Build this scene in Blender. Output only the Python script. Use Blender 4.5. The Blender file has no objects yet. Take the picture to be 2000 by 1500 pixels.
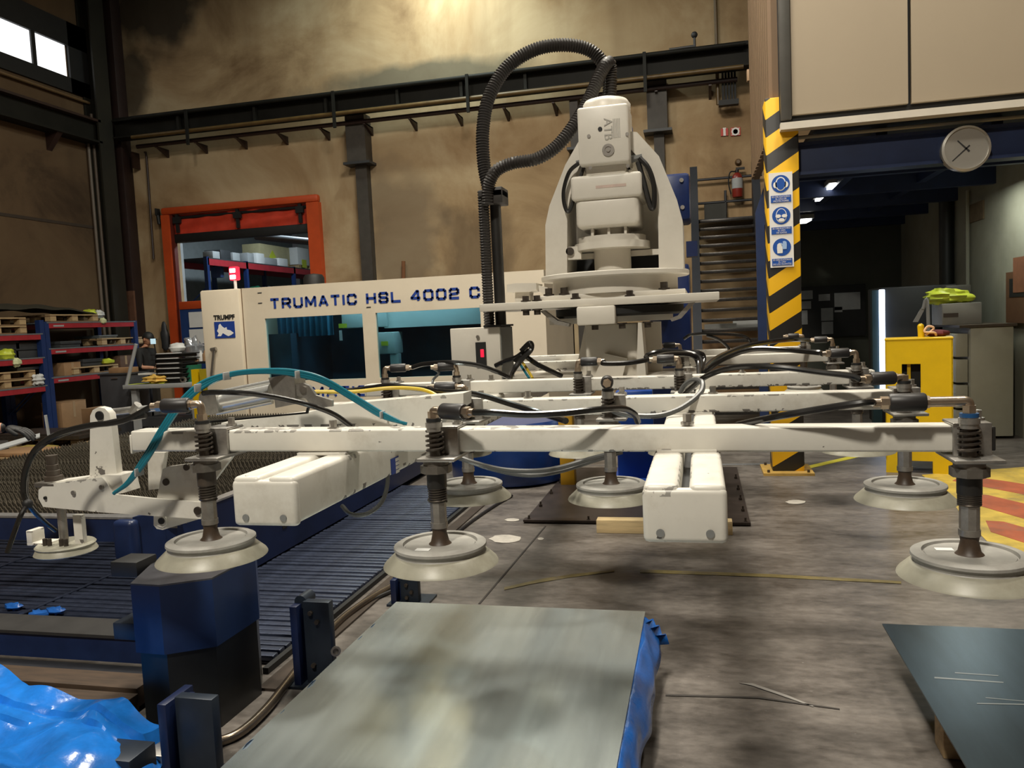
import bpy, bmesh, math, random
from mathutils import Vector, Matrix, Euler
random.seed(7)
S = bpy.context.scene
COL = S.collection
PI = math.pi

# ------------------------------------------------------------------ camera, world, lights, exposure
FPX, YAW, PITCH, ROLL = 1551.65, math.radians(-13.4927), math.radians(-4.3829), math.radians(-2.6712)
_f = Vector((math.sin(YAW)*math.cos(PITCH), math.cos(YAW)*math.cos(PITCH), math.sin(PITCH)))
_r0 = Vector((math.cos(YAW), -math.sin(YAW), 0)); _u0 = _r0.cross(_f)
_R = math.cos(ROLL)*_r0 + math.sin(ROLL)*_u0
_U = -math.sin(ROLL)*_r0 + math.cos(ROLL)*_u0
CAM = Vector((0, 0, 1.6))
cd = bpy.data.cameras.new('camera'); cam = bpy.data.objects.new('camera', cd); COL.objects.link(cam)
cd.sensor_fit = 'HORIZONTAL'; cd.sensor_width = 36; cd.lens = FPX*36/2000; cd.clip_end = 200; cd.clip_start = 0.05
m = Matrix.Identity(4)
for i in range(3):
    m[i][0], m[i][1], m[i][2], m[i][3] = _R[i], _U[i], -_f[i], CAM[i]
cam.matrix_world = m
S.camera = cam

def at(px, py, x=None, y=None, z=None):
    """point of the world plane x / y / z = const that the photo shows at pixel (px, py)"""
    d = _R*(px-1000)/FPX - _U*(py-750)/FPX + _f
    if x is not None: t = x/d.x
    elif y is not None: t = y/d.y
    else: t = (z-CAM.z)/d.z
    return CAM + d*t

W = bpy.data.worlds.new('world'); S.world = W; W.use_nodes = True
W.node_tree.nodes['Background'].inputs[0].default_value = (.9, .95, 1, 1)
W.node_tree.nodes['Background'].inputs[1].default_value = 0.04
S.view_settings.view_transform = 'Standard'
S.view_settings.look = 'None'
S.view_settings.gamma = 1
S.view_settings.use_curve_mapping = False
S.view_settings.exposure = -0.62

def area(name, loc, power, size, col=(1, .88, .68), to=None, shape='DISK', size_y=None, spread=None):
    l = bpy.data.lights.new(name, 'AREA'); l.energy = power; l.shape = shape; l.size = size
    if size_y: l.size_y = size_y
    if spread: l.spread = math.radians(spread)
    l.color = col
    o = bpy.data.objects.new(name, l); COL.objects.link(o); o.location = loc
    if to is not None:
        o.rotation_euler = (Vector(to)-Vector(loc)).to_track_quat('-Z', 'Y').to_euler()
    return o
WARM = (1, .93, .8); COOL = (.88, 1, .93)
area('wall_fill_light', (-4.75, 14.3, 9.3), 235, .7, COOL, to=(-5.0, 16, 7.7))  # added unseen flood, aimed to light only the bright spot on the wall
area('high_bay_lamp', (-4.4, 13.2, 9.2), 170, .5, COOL)          # hangs near the back wall
area('high_bay_lamp', (-1.2, 6.8, 9.2), 1250, 2.2, WARM)
area('high_bay_lamp', (-5.6, 5.2, 9.2), 520, .8, WARM)
area('high_bay_lamp', (2.6, 4.2, 9.2), 420, .8, WARM)
area('high_bay_lamp', (-1.6, -2.6, 8.6), 1350, .8, WARM)
area('back_room_lamp', (-9.6, 18.5, 5.6), 420, 1.6, (.75, .9, 1))
area('annexe_fill_light', (3.0, 10.3, 2.95), 30, .6, (.95, 1, .9))  # added unseen fill, brightens the annexe wall and cabinets

# ------------------------------------------------------------------ helpers
ORG = {}
def world_of(o): return ORG.get(o.name, Vector((0, 0, 0)))

class MB:
    def __init__(s): s.b = bmesh.new(); s.mi = 0
    def _geo(s, verts, faces, smooth=True):
        vs = [s.b.verts.new(v) for v in verts]
        out = []
        for f in faces:
            try:
                q = s.b.faces.new([vs[i] for i in f]); q.material_index = s.mi; q.smooth = smooth; out.append(q)
            except ValueError: pass
        return vs, out
    def box(s, c, d, rot=None, bev=0, seg=2):
        c = Vector(c); hx, hy, hz = d[0]/2, d[1]/2, d[2]/2
        P = [Vector((x, y, z)) for x in (-hx, hx) for y in (-hy, hy) for z in (-hz, hz)]
        if rot is not None:
            M = rot if isinstance(rot, Matrix) else Euler(rot).to_matrix()
            P = [M @ p for p in P]
        vs, fs = s._geo([p+c for p in P], [(0, 1, 3, 2), (4, 6, 7, 5), (0, 4, 5, 1), (2, 3, 7, 6), (0, 2, 6, 4), (1, 5, 7, 3)])
        if bev:
            es = set(e for f in fs for e in f.edges)
            r = bmesh.ops.bevel(s.b, geom=list(es), offset=bev, segments=seg, affect='EDGES', profile=.5)
            for f in r['faces']: f.material_index = s.mi; f.smooth = True
        return s
    def span(s, a, b, bev=0, seg=2):
        a = Vector(a); b = Vector(b)
        return s.box((a+b)/2, [abs(v) for v in (b-a)], bev=bev, seg=seg)
    def cyl(s, p0, p1, r0, r1=None, n=16, caps=True):
        p0 = Vector(p0); p1 = Vector(p1); r1 = r0 if r1 is None else r1
        d = (p1-p0).normalized(); a = d.orthogonal().normalized(); b = d.cross(a)
        V = []
        for p, r in ((p0, r0), (p1, r1)):
            for i in range(n):
                t = 2*PI*(i+.5)/n; V.append(p+(a*math.cos(t)+b*math.sin(t))*r)
        F = [(i, (i+1) % n, n+(i+1) % n, n+i) for i in range(n)]
        if caps: F += [tuple(range(n-1, -1, -1)), tuple(range(n, 2*n))]
        s._geo(V, F); return s
    def rings(s, rings, close=False, caps=True):
        n = len(rings[0]); V = [v for r in rings for v in r]; m_ = len(rings); F = []
        for k in range(m_ if close else m_-1):
            k2 = (k+1) % m_
            for i in range(n): F.append((k*n+i, k*n+(i+1) % n, k2*n+(i+1) % n, k2*n+i))
        if caps and not close: F += [tuple(range(n-1, -1, -1)), tuple(range((m_-1)*n, m_*n))]
        s._geo(V, F); return s
    def tube(s, pts, r, n=8, sub=6, rf=None):
        P = spline(pts, sub); R = []
        t0 = (P[1]-P[0]).normalized(); a = t0.orthogonal().normalized()
        for i, p in enumerate(P):
            t = (P[min(i+1, len(P)-1)]-P[max(i-1, 0)]).normalized()
            a = (a-t*a.dot(t)).normalized(); b = t.cross(a)
            rr = rf(i) if rf else r
            R.append([p+(a*math.cos(2*PI*k/n)+b*math.sin(2*PI*k/n))*rr for k in range(n)])
        return s.rings(R)
    def lathe(s, c, prof, n=24, ax=(0, 0, 1)):
        c = Vector(c); d = Vector(ax).normalized(); a = d.orthogonal().normalized(); b = d.cross(a)
        R = [[c+d*z+(a*math.cos(2*PI*k/n)+b*math.sin(2*PI*k/n))*max(r, 1e-4) for k in range(n)] for r, z in prof]
        return s.rings(R)
    def prism(s, poly, ext):
        ext = Vector(ext); poly = [Vector(p) for p in poly]; n = len(poly)
        F = [tuple(range(n)), tuple(range(2*n-1, n-1, -1))]+[(i, i+n, (i+1) % n+n, (i+1) % n) for i in range(n)]
        s._geo(poly+[p+ext for p in poly], F); return s
    def sph(s, c, r, u=14, v=9, rot=None, fn=None):
        c = Vector(c); r = (r, r, r) if not hasattr(r, '__len__') else r; R = []
        for j in range(v+1):
            th = PI*j/v
            row = []
            for i in range(u):
                p = Vector((math.sin(th)*math.cos(2*PI*i/u), math.sin(th)*math.sin(2*PI*i/u), math.cos(th)))
                if fn: p = fn(p)
                p = Vector((p.x*r[0], p.y*r[1], p.z*r[2]))
                if rot is not None: p = rot @ p
                row.append(c+p)
            R.append(row)
        s.rings(R, caps=False); bmesh.ops.remove_doubles(s.b, verts=s.b.verts[-u*(v+1):], dist=1e-6); return s
    def grid(s, fn, nu, nv, thick=None):
        V = [fn(i/nu, j/nv) for j in range(nv+1) for i in range(nu+1)]
        F = [(j*(nu+1)+i, j*(nu+1)+i+1, (j+1)*(nu+1)+i+1, (j+1)*(nu+1)+i) for j in range(nv) for i in range(nu)]
        if thick:
            N = len(V); V = V+[v-Vector(thick) for v in V]
            F2 = [tuple(N+i for i in reversed(f)) for f in F]
            per = [i for i in range(nu+1)]+[j*(nu+1)+nu for j in range(1, nv+1)]+[nv*(nu+1)+i for i in range(nu-1, -1, -1)]+[j*(nu+1) for j in range(nv-1, 0, -1)]
            F3 = [(per[(k+1) % len(per)], per[k], N+per[k], N+per[(k+1) % len(per)]) for k in range(len(per))]
            F = F+F2+F3
        s._geo(V, F); return s
    def add_mesh(s, me, mat):
        base = len(s.b.verts); vs = [s.b.verts.new(mat @ v.co) for v in me.vertices]
        for p in me.polygons:
            try:
                f = s.b.faces.new([vs[i] for i in p.vertices]); f.material_index = s.mi; f.smooth = False
            except ValueError: pass
        return s

def spline(pts, sub=6):
    P = [Vector(p) for p in pts]
    if len(P) < 3 or sub <= 1: return P
    Q = [P[0]*2-P[1]]+P+[P[-1]*2-P[-2]]; out = []
    for i in range(1, len(Q)-2):
        for k in range(sub):
            t = k/sub; a, b, c, d = Q[i-1], Q[i], Q[i+1], Q[i+2]
            out.append(.5*((2*b)+(c-a)*t+(2*a-5*b+4*c-d)*t*t+(3*b-a-3*c+d)*t**3))
    out.append(P[-1]); return out

def obj(name, mb, mat, parent=None, sharp=38, **tags):
    me = bpy.data.meshes.new(name)
    off = world_of(parent) if parent is not None else Vector((0, 0, 0))
    bmesh.ops.recalc_face_normals(mb.b, faces=mb.b.faces)
    if off.length: bmesh.ops.translate(mb.b, verts=mb.b.verts, vec=-off)
    mb.b.to_mesh(me); mb.b.free()
    me.set_sharp_from_angle(angle=math.radians(sharp))
    for mt in (mat if isinstance(mat, (list, tuple)) else [mat]): me.materials.append(mt)
    o = bpy.data.objects.new(name, me); COL.objects.link(o)
    if parent is not None: o.parent = parent
    ORG[o.name] = off
    for k, v in tags.items(): o[k] = v
    return o

def own(name, mb, mat, label, cat, group=None, sharp=38):
    """a top-level thing that is one mesh: origin at its base centre"""
    vs = [v.co for v in mb.b.verts]
    c = Vector(((min(v.x for v in vs)+max(v.x for v in vs))/2, (min(v.y for v in vs)+max(v.y for v in vs))/2, min(v.z for v in vs)))
    bmesh.ops.translate(mb.b, verts=mb.b.verts, vec=-c)
    o = obj(name, mb, mat, sharp=sharp); o.location = c; ORG[o.name] = c
    o['label'] = label; o['category'] = cat
    if group: o['group'] = group
    return o

def thing(name, loc, label, cat, group=None):
    o = bpy.data.objects.new(name, None); COL.objects.link(o); o.location = loc; o.empty_display_size = .1
    ORG[o.name] = Vector(loc); o['label'] = label; o['category'] = cat
    if group: o['group'] = group
    return o

def dup(root, loc, label, rz=0.0, group=None):
    r = root.copy(); COL.objects.link(r); r.location = loc; r.rotation_euler = (0, 0, rz); r['label'] = label
    ORG[r.name] = Vector(loc)
    if group: r['group'] = group
    for ch in list(root.children):
        c = ch.copy(); COL.objects.link(c); c.parent = r
        for g in list(ch.children):
            d = g.copy(); COL.objects.link(d); d.parent = c
    return r

def struct(name, mb, mat, parent=None, **k):
    o = obj(name, mb, mat, parent, **k)
    if parent is None: o['kind'] = 'structure'
    return o

def text_mb(txt, size, org, right, up, mb=None, sx=1.0, bold=0.0, align='CENTER', depth=.002, bevel=0):
    cu = bpy.data.curves.new('lettering', 'FONT'); cu.body = txt; cu.size = size; cu.align_x = align; cu.align_y = 'CENTER'
    cu.offset = bold; cu.extrude = depth; cu.resolution_u = 3
    o = bpy.data.objects.new('lettering', cu); me = bpy.data.meshes.new_from_object(o)
    right = Vector(right).normalized(); up = Vector(up).normalized(); nrm = right.cross(up); org = Vector(org)
    M = Matrix(((right.x*sx, up.x, nrm.x, org.x), (right.y*sx, up.y, nrm.y, org.y), (right.z*sx, up.z, nrm.z, org.z), (0, 0, 0, 1)))
    mb = mb or MB(); mb.add_mesh(me, M)
    bpy.data.objects.remove(o); bpy.data.curves.remove(cu); bpy.data.meshes.remove(me)
    return mb

# ------------------------------------------------------------------ materials
def srgb(r, g, b): return tuple(((c/255)/12.92 if c/255 <= .04045 else ((c/255+.055)/1.055)**2.4) for c in (r, g, b))
def mat(name, col, rough=.5, metal=0.0, var=.12, scale=6.0, bump=0.0, emit=None, es=1.0, spec=.5, alpha=1.0, trans=0.0, dirt=None, dirt_scale=3.0, dirt_amt=.5, stretch=None):
    M = bpy.data.materials.new(name); M.use_nodes = True; nt = M.node_tree; N = nt.nodes; L = nt.links
    b = N['Principled BSDF']; b.inputs['Roughness'].default_value = rough; b.inputs['Metallic'].default_value = metal
    b.inputs['Specular IOR Level'].default_value = spec
    c = (*col, 1); b.inputs['Base Color'].default_value = c
    tc = N.new('ShaderNodeTexCoord'); co = tc.outputs['Object']
    if stretch:
        mp = N.new('ShaderNodeMapping'); mp.inputs['Scale'].default_value = stretch; L.new(co, mp.inputs[0]); co = mp.outputs[0]
    if var:
        n = N.new('ShaderNodeTexNoise'); n.inputs['Scale'].default_value = scale; n.inputs['Detail'].default_value = 5; n.inputs['Roughness'].default_value = .65
        L.new(co, n.inputs['Vector'])
        r = N.new('ShaderNodeMapRange'); r.inputs['From Min'].default_value = .3; r.inputs['From Max'].default_value = .7
        r.inputs['To Min'].default_value = 1-var; r.inputs['To Max'].default_value = 1+var; L.new(n.outputs['Fac'], r.inputs[0])
        mx = N.new('ShaderNodeMix'); mx.data_type = 'RGBA'; mx.blend_type = 'MULTIPLY'; mx.inputs[0].default_value = 1
        mx.inputs['A'].default_value = c; L.new(r.outputs[0], mx.inputs['B']); out = mx.outputs['Result']
        if dirt:
            n2 = N.new('ShaderNodeTexNoise'); n2.inputs['Scale'].default_value = dirt_scale; n2.inputs['Detail'].default_value = 8; n2.inputs['Roughness'].default_value = .7
            L.new(co, n2.inputs['Vector'])
            r2 = N.new('ShaderNodeMapRange'); r2.inputs['From Min'].default_value = .52; r2.inputs['From Max'].default_value = .72
            r2.inputs['To Max'].default_value = dirt_amt; L.new(n2.outputs['Fac'], r2.inputs[0])
            m2 = N.new('ShaderNodeMix'); m2.data_type = 'RGBA'; L.new(r2.outputs[0], m2.inputs[0]); L.new(out, m2.inputs['A']); m2.inputs['B'].default_value = (*dirt, 1)
            out = m2.outputs['Result']
        L.new(out, b.inputs['Base Color'])
        if bump:
            bp = N.new('ShaderNodeBump'); bp.inputs['Strength'].default_value = bump; bp.inputs['Distance'].default_value = .01
            L.new(n.outputs['Fac'], bp.inputs['Height']); L.new(bp.outputs[0], b.inputs['Normal'])
    if emit:
        b.inputs['Emission Color'].default_value = (*emit, 1); b.inputs['Emission Strength'].default_value = es
    if trans: b.inputs['Transmission Weight'].default_value = trans
    if alpha < 1: b.inputs['Alpha'].default_value = alpha
    return M

def nodes_of(M): return M.node_tree.nodes, M.node_tree.links, M.node_tree.nodes['Principled BSDF']
def mth(N, L, op, a, b_=None, c=None):
    n = N.new('ShaderNodeMath'); n.operation = op
    for i, v in enumerate((a, b_, c)):
        if v is None: continue
        if isinstance(v, (int, float)): n.inputs[i].default_value = v
        else: L.new(v, n.inputs[i])
    return n.outputs[0]

def beam_paint(name, col):
    """white enamel with worn chips near the lower edge of each beam"""
    M = mat(name, col, rough=.38, var=.07, scale=5, dirt=(.32, .27, .2), dirt_scale=3.2, dirt_amt=.5); N, L, b = nodes_of(M)
    src = b.inputs['Base Color'].links[0].from_socket
    tc = N.new('ShaderNodeTexCoord'); sx = N.new('ShaderNodeSeparateXYZ'); L.new(tc.outputs['Generated'], sx.inputs[0])
    lo = mth(N, L, 'LESS_THAN', sx.outputs[2], .17)
    hi = mth(N, L, 'MULTIPLY', mth(N, L, 'GREATER_THAN', sx.outputs[2], .86), mth(N, L, 'LESS_THAN', sx.outputs[2], .965))
    nz = N.new('ShaderNodeTexNoise'); nz.inputs['Scale'].default_value = 26; nz.inputs['Detail'].default_value = 6; L.new(tc.outputs['Object'], nz.inputs['Vector'])
    nb = N.new('ShaderNodeTexNoise'); nb.inputs['Scale'].default_value = 2.4; L.new(tc.outputs['Object'], nb.inputs['Vector'])
    chip = mth(N, L, 'GREATER_THAN', nz.outputs['Fac'], .535)
    zone = mth(N, L, 'GREATER_THAN', nb.outputs['Fac'], .5)
    e = mth(N, L, 'MULTIPLY', mth(N, L, 'MULTIPLY', chip, zone), mth(N, L, 'MAXIMUM', lo, mth(N, L, 'MULTIPLY', hi, .7)))
    sp = mth(N, L, 'GREATER_THAN', nz.outputs['Fac'], .735)
    e = mth(N, L, 'MAXIMUM', e, sp)
    mx = N.new('ShaderNodeMix'); mx.data_type = 'RGBA'; L.new(mth(N, L, 'MULTIPLY', e, .85), mx.inputs[0]); L.new(src, mx.inputs['A']); mx.inputs['B'].default_value = (.06, .05, .045, 1)
    L.new(mx.outputs['Result'], b.inputs['Base Color']); return M

def stripes(name, period, slope, ca, cb, off=0.0, axis=0):
    M = mat(name, ca, rough=.45, var=0); N, L, b = nodes_of(M)
    tc = N.new('ShaderNodeTexCoord'); sx = N.new('ShaderNodeSeparateXYZ'); L.new(tc.outputs['Object'], sx.inputs[0])
    h = mth(N, L, 'ADD', sx.outputs[0], sx.outputs[1])
    v = mth(N, L, 'ADD', mth(N, L, 'SUBTRACT', sx.outputs[2], mth(N, L, 'MULTIPLY', h, slope)), off)
    fr = mth(N, L, 'FRACT', mth(N, L, 'DIVIDE', v, period))
    g = mth(N, L, 'GREATER_THAN', fr, .5)
    mx = N.new('ShaderNodeMix'); mx.data_type = 'RGBA'; L.new(g, mx.inputs[0]); mx.inputs['A'].default_value = (*ca, 1); mx.inputs['B'].default_value = (*cb, 1)
    L.new(mx.outputs['Result'], b.inputs['Base Color']); return M

def concrete_floor():
    M = mat('floor_concrete', (.135, .118, .1), rough=.42, var=0); N, L, b = nodes_of(M)
    tc = N.new('ShaderNodeTexCoord')
    mp = N.new('ShaderNodeMapping'); mp.inputs['Scale'].default_value = (1.0, 1.9, 1); L.new(tc.outputs['Object'], mp.inputs[0])
    n1 = N.new('ShaderNodeTexNoise'); n1.inputs['Scale'].default_value = 1.9; n1.inputs['Detail'].default_value = 12; n1.inputs['Roughness'].default_value = .74; L.new(mp.outputs[0], n1.inputs['Vector'])
    n2 = N.new('ShaderNodeTexNoise'); n2.inputs['Scale'].default_value = 14; n2.inputs['Detail'].default_value = 6; L.new(mp.outputs[0], n2.inputs['Vector'])
    rp = N.new('ShaderNodeValToRGB'); e = rp.color_ramp.elements
    e[0].position = .36; e[0].color = (.05, .043, .037, 1); e[1].position = .66; e[1].color = (.22, .198, .176, 1)
    k = e.new(.5); k.color = (.128, .113, .1, 1)
    v = mth(N, L, 'ADD', mth(N, L, 'MULTIPLY', n1.outputs['Fac'], .75), mth(N, L, 'MULTIPLY', n2.outputs['Fac'], .25))
    L.new(v, rp.inputs[0])
    n3 = N.new('ShaderNodeTexNoise'); n3.inputs['Scale'].default_value = 45; n3.inputs['Detail'].default_value = 3; L.new(mp.outputs[0], n3.inputs['Vector'])
    sp = mth(N, L, 'GREATER_THAN', n3.outputs['Fac'], .745)
    mx = N.new('ShaderNodeMix'); mx.data_type = 'RGBA'; L.new(mth(N, L, 'MULTIPLY', sp, .55), mx.inputs[0]); L.new(rp.outputs[0], mx.inputs['A']); mx.inputs['B'].default_value = (.45, .43, .4, 1)
    L.new(mx.outputs['Result'], b.inputs['Base Color'])
    rr = N.new('ShaderNodeMapRange'); rr.inputs['To Min'].default_value = .28; rr.inputs['To Max'].default_value = .55; L.new(n1.outputs['Fac'], rr.inputs[0]); L.new(rr.outputs[0], b.inputs['Roughness'])
    bp = N.new('ShaderNodeBump'); bp.inputs['Strength'].default_value = .15; bp.inputs['Distance'].default_value = .004; L.new(n2.outputs['Fac'], bp.inputs['Height']); L.new(bp.outputs[0], b.inputs['Normal'])
    return M

def plaster(name, base, light, dark, soot=True):
    M = mat(name, base, rough=.85, var=0, spec=.2); N, L, b = nodes_of(M)
    tc = N.new('ShaderNodeTexCoord'); co = tc.outputs['Object']
    n1 = N.new('ShaderNodeTexNoise'); n1.inputs['Scale'].default_value = .45; n1.inputs['Detail'].default_value = 9; n1.inputs['Roughness'].default_value = .62; n1.inputs['Distortion'].default_value = .6; L.new(co, n1.inputs['Vector'])
    rp = N.new('ShaderNodeValToRGB'); e = rp.color_ramp.elements
    e[0].position = .3; e[0].color = (*dark, 1); e[1].position = .72; e[1].color = (*light, 1); k = e.new(.47); k.color = (*base, 1)
    L.new(n1.outputs['Fac'], rp.inputs[0]); out = rp.outputs[0]
    mp = N.new('ShaderNodeMapping'); mp.inputs['Scale'].default_value = (1.1, 1, .16); L.new(co, mp.inputs[0])
    n2 = N.new('ShaderNodeTexNoise'); n2.inputs['Scale'].default_value = 1.0; n2.inputs['Detail'].default_value = 6; L.new(mp.outputs[0], n2.inputs['Vector'])
    r2 = N.new('ShaderNodeMapRange'); r2.inputs['From Min'].default_value = .55; r2.inputs['From Max'].default_value = .75; r2.inputs['To Max'].default_value = .45; L.new(n2.outputs['Fac'], r2.inputs[0])
    mx = N.new('ShaderNodeMix'); mx.data_type = 'RGBA'; L.new(r2.outputs[0], mx.inputs[0]); L.new(out, mx.inputs['A']); mx.inputs['B'].default_value = (*dark, 1); out = mx.outputs['Result']
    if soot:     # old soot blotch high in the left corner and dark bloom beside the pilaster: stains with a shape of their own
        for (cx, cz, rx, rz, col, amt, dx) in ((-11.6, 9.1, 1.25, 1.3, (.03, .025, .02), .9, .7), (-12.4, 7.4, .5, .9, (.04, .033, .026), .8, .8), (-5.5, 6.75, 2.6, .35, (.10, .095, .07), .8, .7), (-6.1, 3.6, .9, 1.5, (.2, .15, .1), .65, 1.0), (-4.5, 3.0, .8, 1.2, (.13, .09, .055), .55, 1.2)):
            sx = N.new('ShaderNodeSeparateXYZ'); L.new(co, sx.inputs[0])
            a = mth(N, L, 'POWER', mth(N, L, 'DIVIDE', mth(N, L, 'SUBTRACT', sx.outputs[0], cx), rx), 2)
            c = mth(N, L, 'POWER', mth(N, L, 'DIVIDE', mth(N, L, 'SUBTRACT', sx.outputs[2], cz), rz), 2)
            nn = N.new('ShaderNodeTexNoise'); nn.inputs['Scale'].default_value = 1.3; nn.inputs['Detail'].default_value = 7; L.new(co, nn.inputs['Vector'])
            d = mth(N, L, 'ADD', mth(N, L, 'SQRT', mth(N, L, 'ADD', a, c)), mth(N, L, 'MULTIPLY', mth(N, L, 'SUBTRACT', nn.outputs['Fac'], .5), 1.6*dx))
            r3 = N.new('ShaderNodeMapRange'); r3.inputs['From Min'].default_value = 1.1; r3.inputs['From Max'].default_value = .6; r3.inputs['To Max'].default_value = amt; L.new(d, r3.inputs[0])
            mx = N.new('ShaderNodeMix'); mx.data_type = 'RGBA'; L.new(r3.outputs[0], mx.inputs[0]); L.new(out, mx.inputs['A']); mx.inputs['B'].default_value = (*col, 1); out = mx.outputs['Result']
    L.new(out, b.inputs['Base Color'])
    bp = N.new('ShaderNodeBump'); bp.inputs['Strength'].default_value = .35; bp.inputs['Distance'].default_value = .03; L.new(n1.outputs['Fac'], bp.inputs['Height']); L.new(bp.outputs[0], b.inputs['Normal'])
    return M

WHITE = beam_paint('white_beam_enamel', (.67, .645, .58))
WHITE2 = mat('white_machine_enamel', (.70, .66, .58), .38, var=.05, scale=3, dirt=(.42, .36, .28), dirt_scale=2, dirt_amt=.3)
CREAM = mat('cream_sheet_panel', (.66, .58, .45), .45, var=.04, scale=2, dirt=(.5, .4, .28), dirt_scale=1.2, dirt_amt=.3)
BLUE = mat('blue_enamel', (.008, .022, .10), .35, var=.2, scale=4)
DBLUE = mat('dark_blue_enamel', (.006, .013, .05), .4, var=.25, scale=4)
NAVY = mat('steel_blue_grey', (.02, .028, .042), .4, metal=.3, var=.2)
STEEL = mat('zinc_steel', (.42, .40, .37), .32, metal=.9, var=.15, scale=20)
GALV = mat('galvanised_clamp', (.40, .385, .36), .38, metal=.85, var=.2, scale=30)
DSTEEL = mat('dark_oily_steel', (.09, .075, .062), .4, metal=.7, var=.3, scale=20)
ALU = mat('polished_aluminium', (.8, .8, .77), .25, metal=.75, var=.08)
BRASS = mat('worn_nickel_brass', (.52, .42, .32), .3, metal=.9, var=.15, scale=30)
BLACK = mat('black_paint', (.008, .008, .008), .6, var=.2)
RUBBER = mat('black_rubber', (.018, .017, .016), .38, var=.15)
HOSE = mat('black_pu_hose', (.014, .013, .012), .16, var=.1)
GHOSE = mat('grey_hose', (.09, .092, .09), .35, var=.1)
CORR = mat('black_corrugated_plastic', (.03, .026, .023), .5, var=.15)
CYAN = mat('teal_air_hose', (.012, .15, .21), .25, var=.1)
YCAB = mat('yellow_cable', (.6, .42, .03), .4, var=.1)
CUPD = mat('grey_cup_plate', (.30, .29, .265), .5, var=.2, scale=9, dirt=(.14, .12, .1), dirt_scale=5, dirt_amt=.5)
CUPS = mat('translucent_cup_lip', (.36, .345, .275), .4, var=.15, scale=8, dirt=(.22, .19, .13), dirt_scale=5, dirt_amt=.5, alpha=.88)
ORANGE = mat('orange_door_frame', (.50, .065, .012), .5, var=.12, scale=3)
RED = mat('red_canvas', (.56, .045, .018), .6, var=.15, scale=4, bump=.2)
REDBEAM = mat('red_rack_beam', (.33, .022, .03), .45, var=.15)
RBLUE = mat('blue_rack_upright', (.01, .028, .11), .45, var=.15)
YEL = mat('yellow_enamel', (.66, .43, .002), .38, var=.06)
HAZ = stripes('hazard_stripes', .335, .62, srgb(232, 178, 15), (.010, .009, .008), off=.09)
WOOD = mat('pale_wood', (.42, .29, .15), .7, var=.25, scale=5, stretch=(1, 8, 8))
DWOOD = mat('aged_pallet_wood', (.17, .10, .048), .75, var=.3, scale=5, stretch=(1, 8, 8))
LWOOD = mat('fresh_batten_wood', (.68, .52, .28), .6, var=.2, scale=4, stretch=(1, 9, 9))
CARD = mat('cardboard', (.30, .175, .085), .75, var=.1)
PAPER = mat('white_paper', (.72, .72, .70), .7, var=.04)
PAPERG = mat('grey_paper', (.32, .33, .33), .7, var=.08)
GREYP = mat('grey_paint', (.2, .205, .2), .5, var=.1)
DGREY = mat('dark_grey_paint', (.035, .037, .04), .5, var=.15)
OLIVE = mat('olive_steel', (.014, .013, .008), .6, var=.25, scale=2)
BROWNP = mat('brown_pipe', (.03, .014, .01), .5, var=.25)
IBEAM = mat('grey_crane_beam', (.012, .0115, .009), .6, var=.25, scale=2, spec=.2)
YPIPE = mat('ochre_pipe', (.11, .066, .02), .45, var=.25)
BEIGE = mat('beige_office_panel', (.35, .285, .20), .6, var=.03, scale=.8)
BEIGER = mat('tan_ribbed_panel', (.17, .105, .056), .6, var=.1, scale=1)
LIT = mat('bright_tube', (1, 1, 1), .5, var=0, emit=(1, 1, .96), es=9)
LITB = mat('blue_white_tube', (.8, .9, 1), .5, var=0, emit=(.62, .74, 1), es=7)
DAY = mat('daylit_window_pane', (1, 1, 1), .5, var=0, emit=(.96, .98, 1), es=2.2)
REDL = mat('red_lamp', (.4, 0, 0), .4, var=0, emit=(1, .02, .05), es=3.0)
REDW = mat('red_lamp_core', (1, .8, .8), .4, var=0, emit=(1, .62, .66), es=5)
REDD = mat('red_display', (.5, 0, 0), .4, var=0, emit=(1, .02, .08), es=1.2)
LOGO = mat('logo_blue', (.012, .045, .26), .5, var=0)
SIGNB = mat('sign_blue', (.006, .075, .36), .5, var=0)
SIGNR = mat('sign_red', (.5, .03, .012), .5, var=.05)
SIGNW = mat('sign_white', (.8, .78, .74), .5, var=0)
INK = mat('black_ink', (.015, .015, .015), .6, var=0)
SKIN = mat('skin', (.45, .22, .13), .5, var=.06)
SHIRT = mat('black_shirt', (.01, .01, .01), .8, var=.1)
TROUS = mat('dark_trousers', (.02, .022, .03), .8, var=.1)
GLOVE = mat('black_work_glove', (.009, .008, .008), .6, var=.15)
HAIR = mat('dark_hair', (.012, .009, .007), .5, var=.2)
EYE = mat('eye', (.6, .58, .55), .3, var=0)
LIME = mat('lime_plastic', (.55, .62, .05), .4, var=.1)
FOAM = mat('white_scrap', (.62, .62, .6), .5, var=.1)
GREEN = mat('green_plastic', (.01, .12, .06), .5, var=.1)
FLOOR = concrete_floor()
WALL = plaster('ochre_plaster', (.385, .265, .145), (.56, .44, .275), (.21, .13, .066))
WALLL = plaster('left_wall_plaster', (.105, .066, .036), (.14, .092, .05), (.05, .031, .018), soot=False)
WALLG = plaster('grey_block_wall', (.27, .265, .205), (.36, .36, .29), (.2, .195, .15), soot=False)
CEIL = mat('dark_roof', (.05, .05, .05), .8, var=.2)
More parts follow.
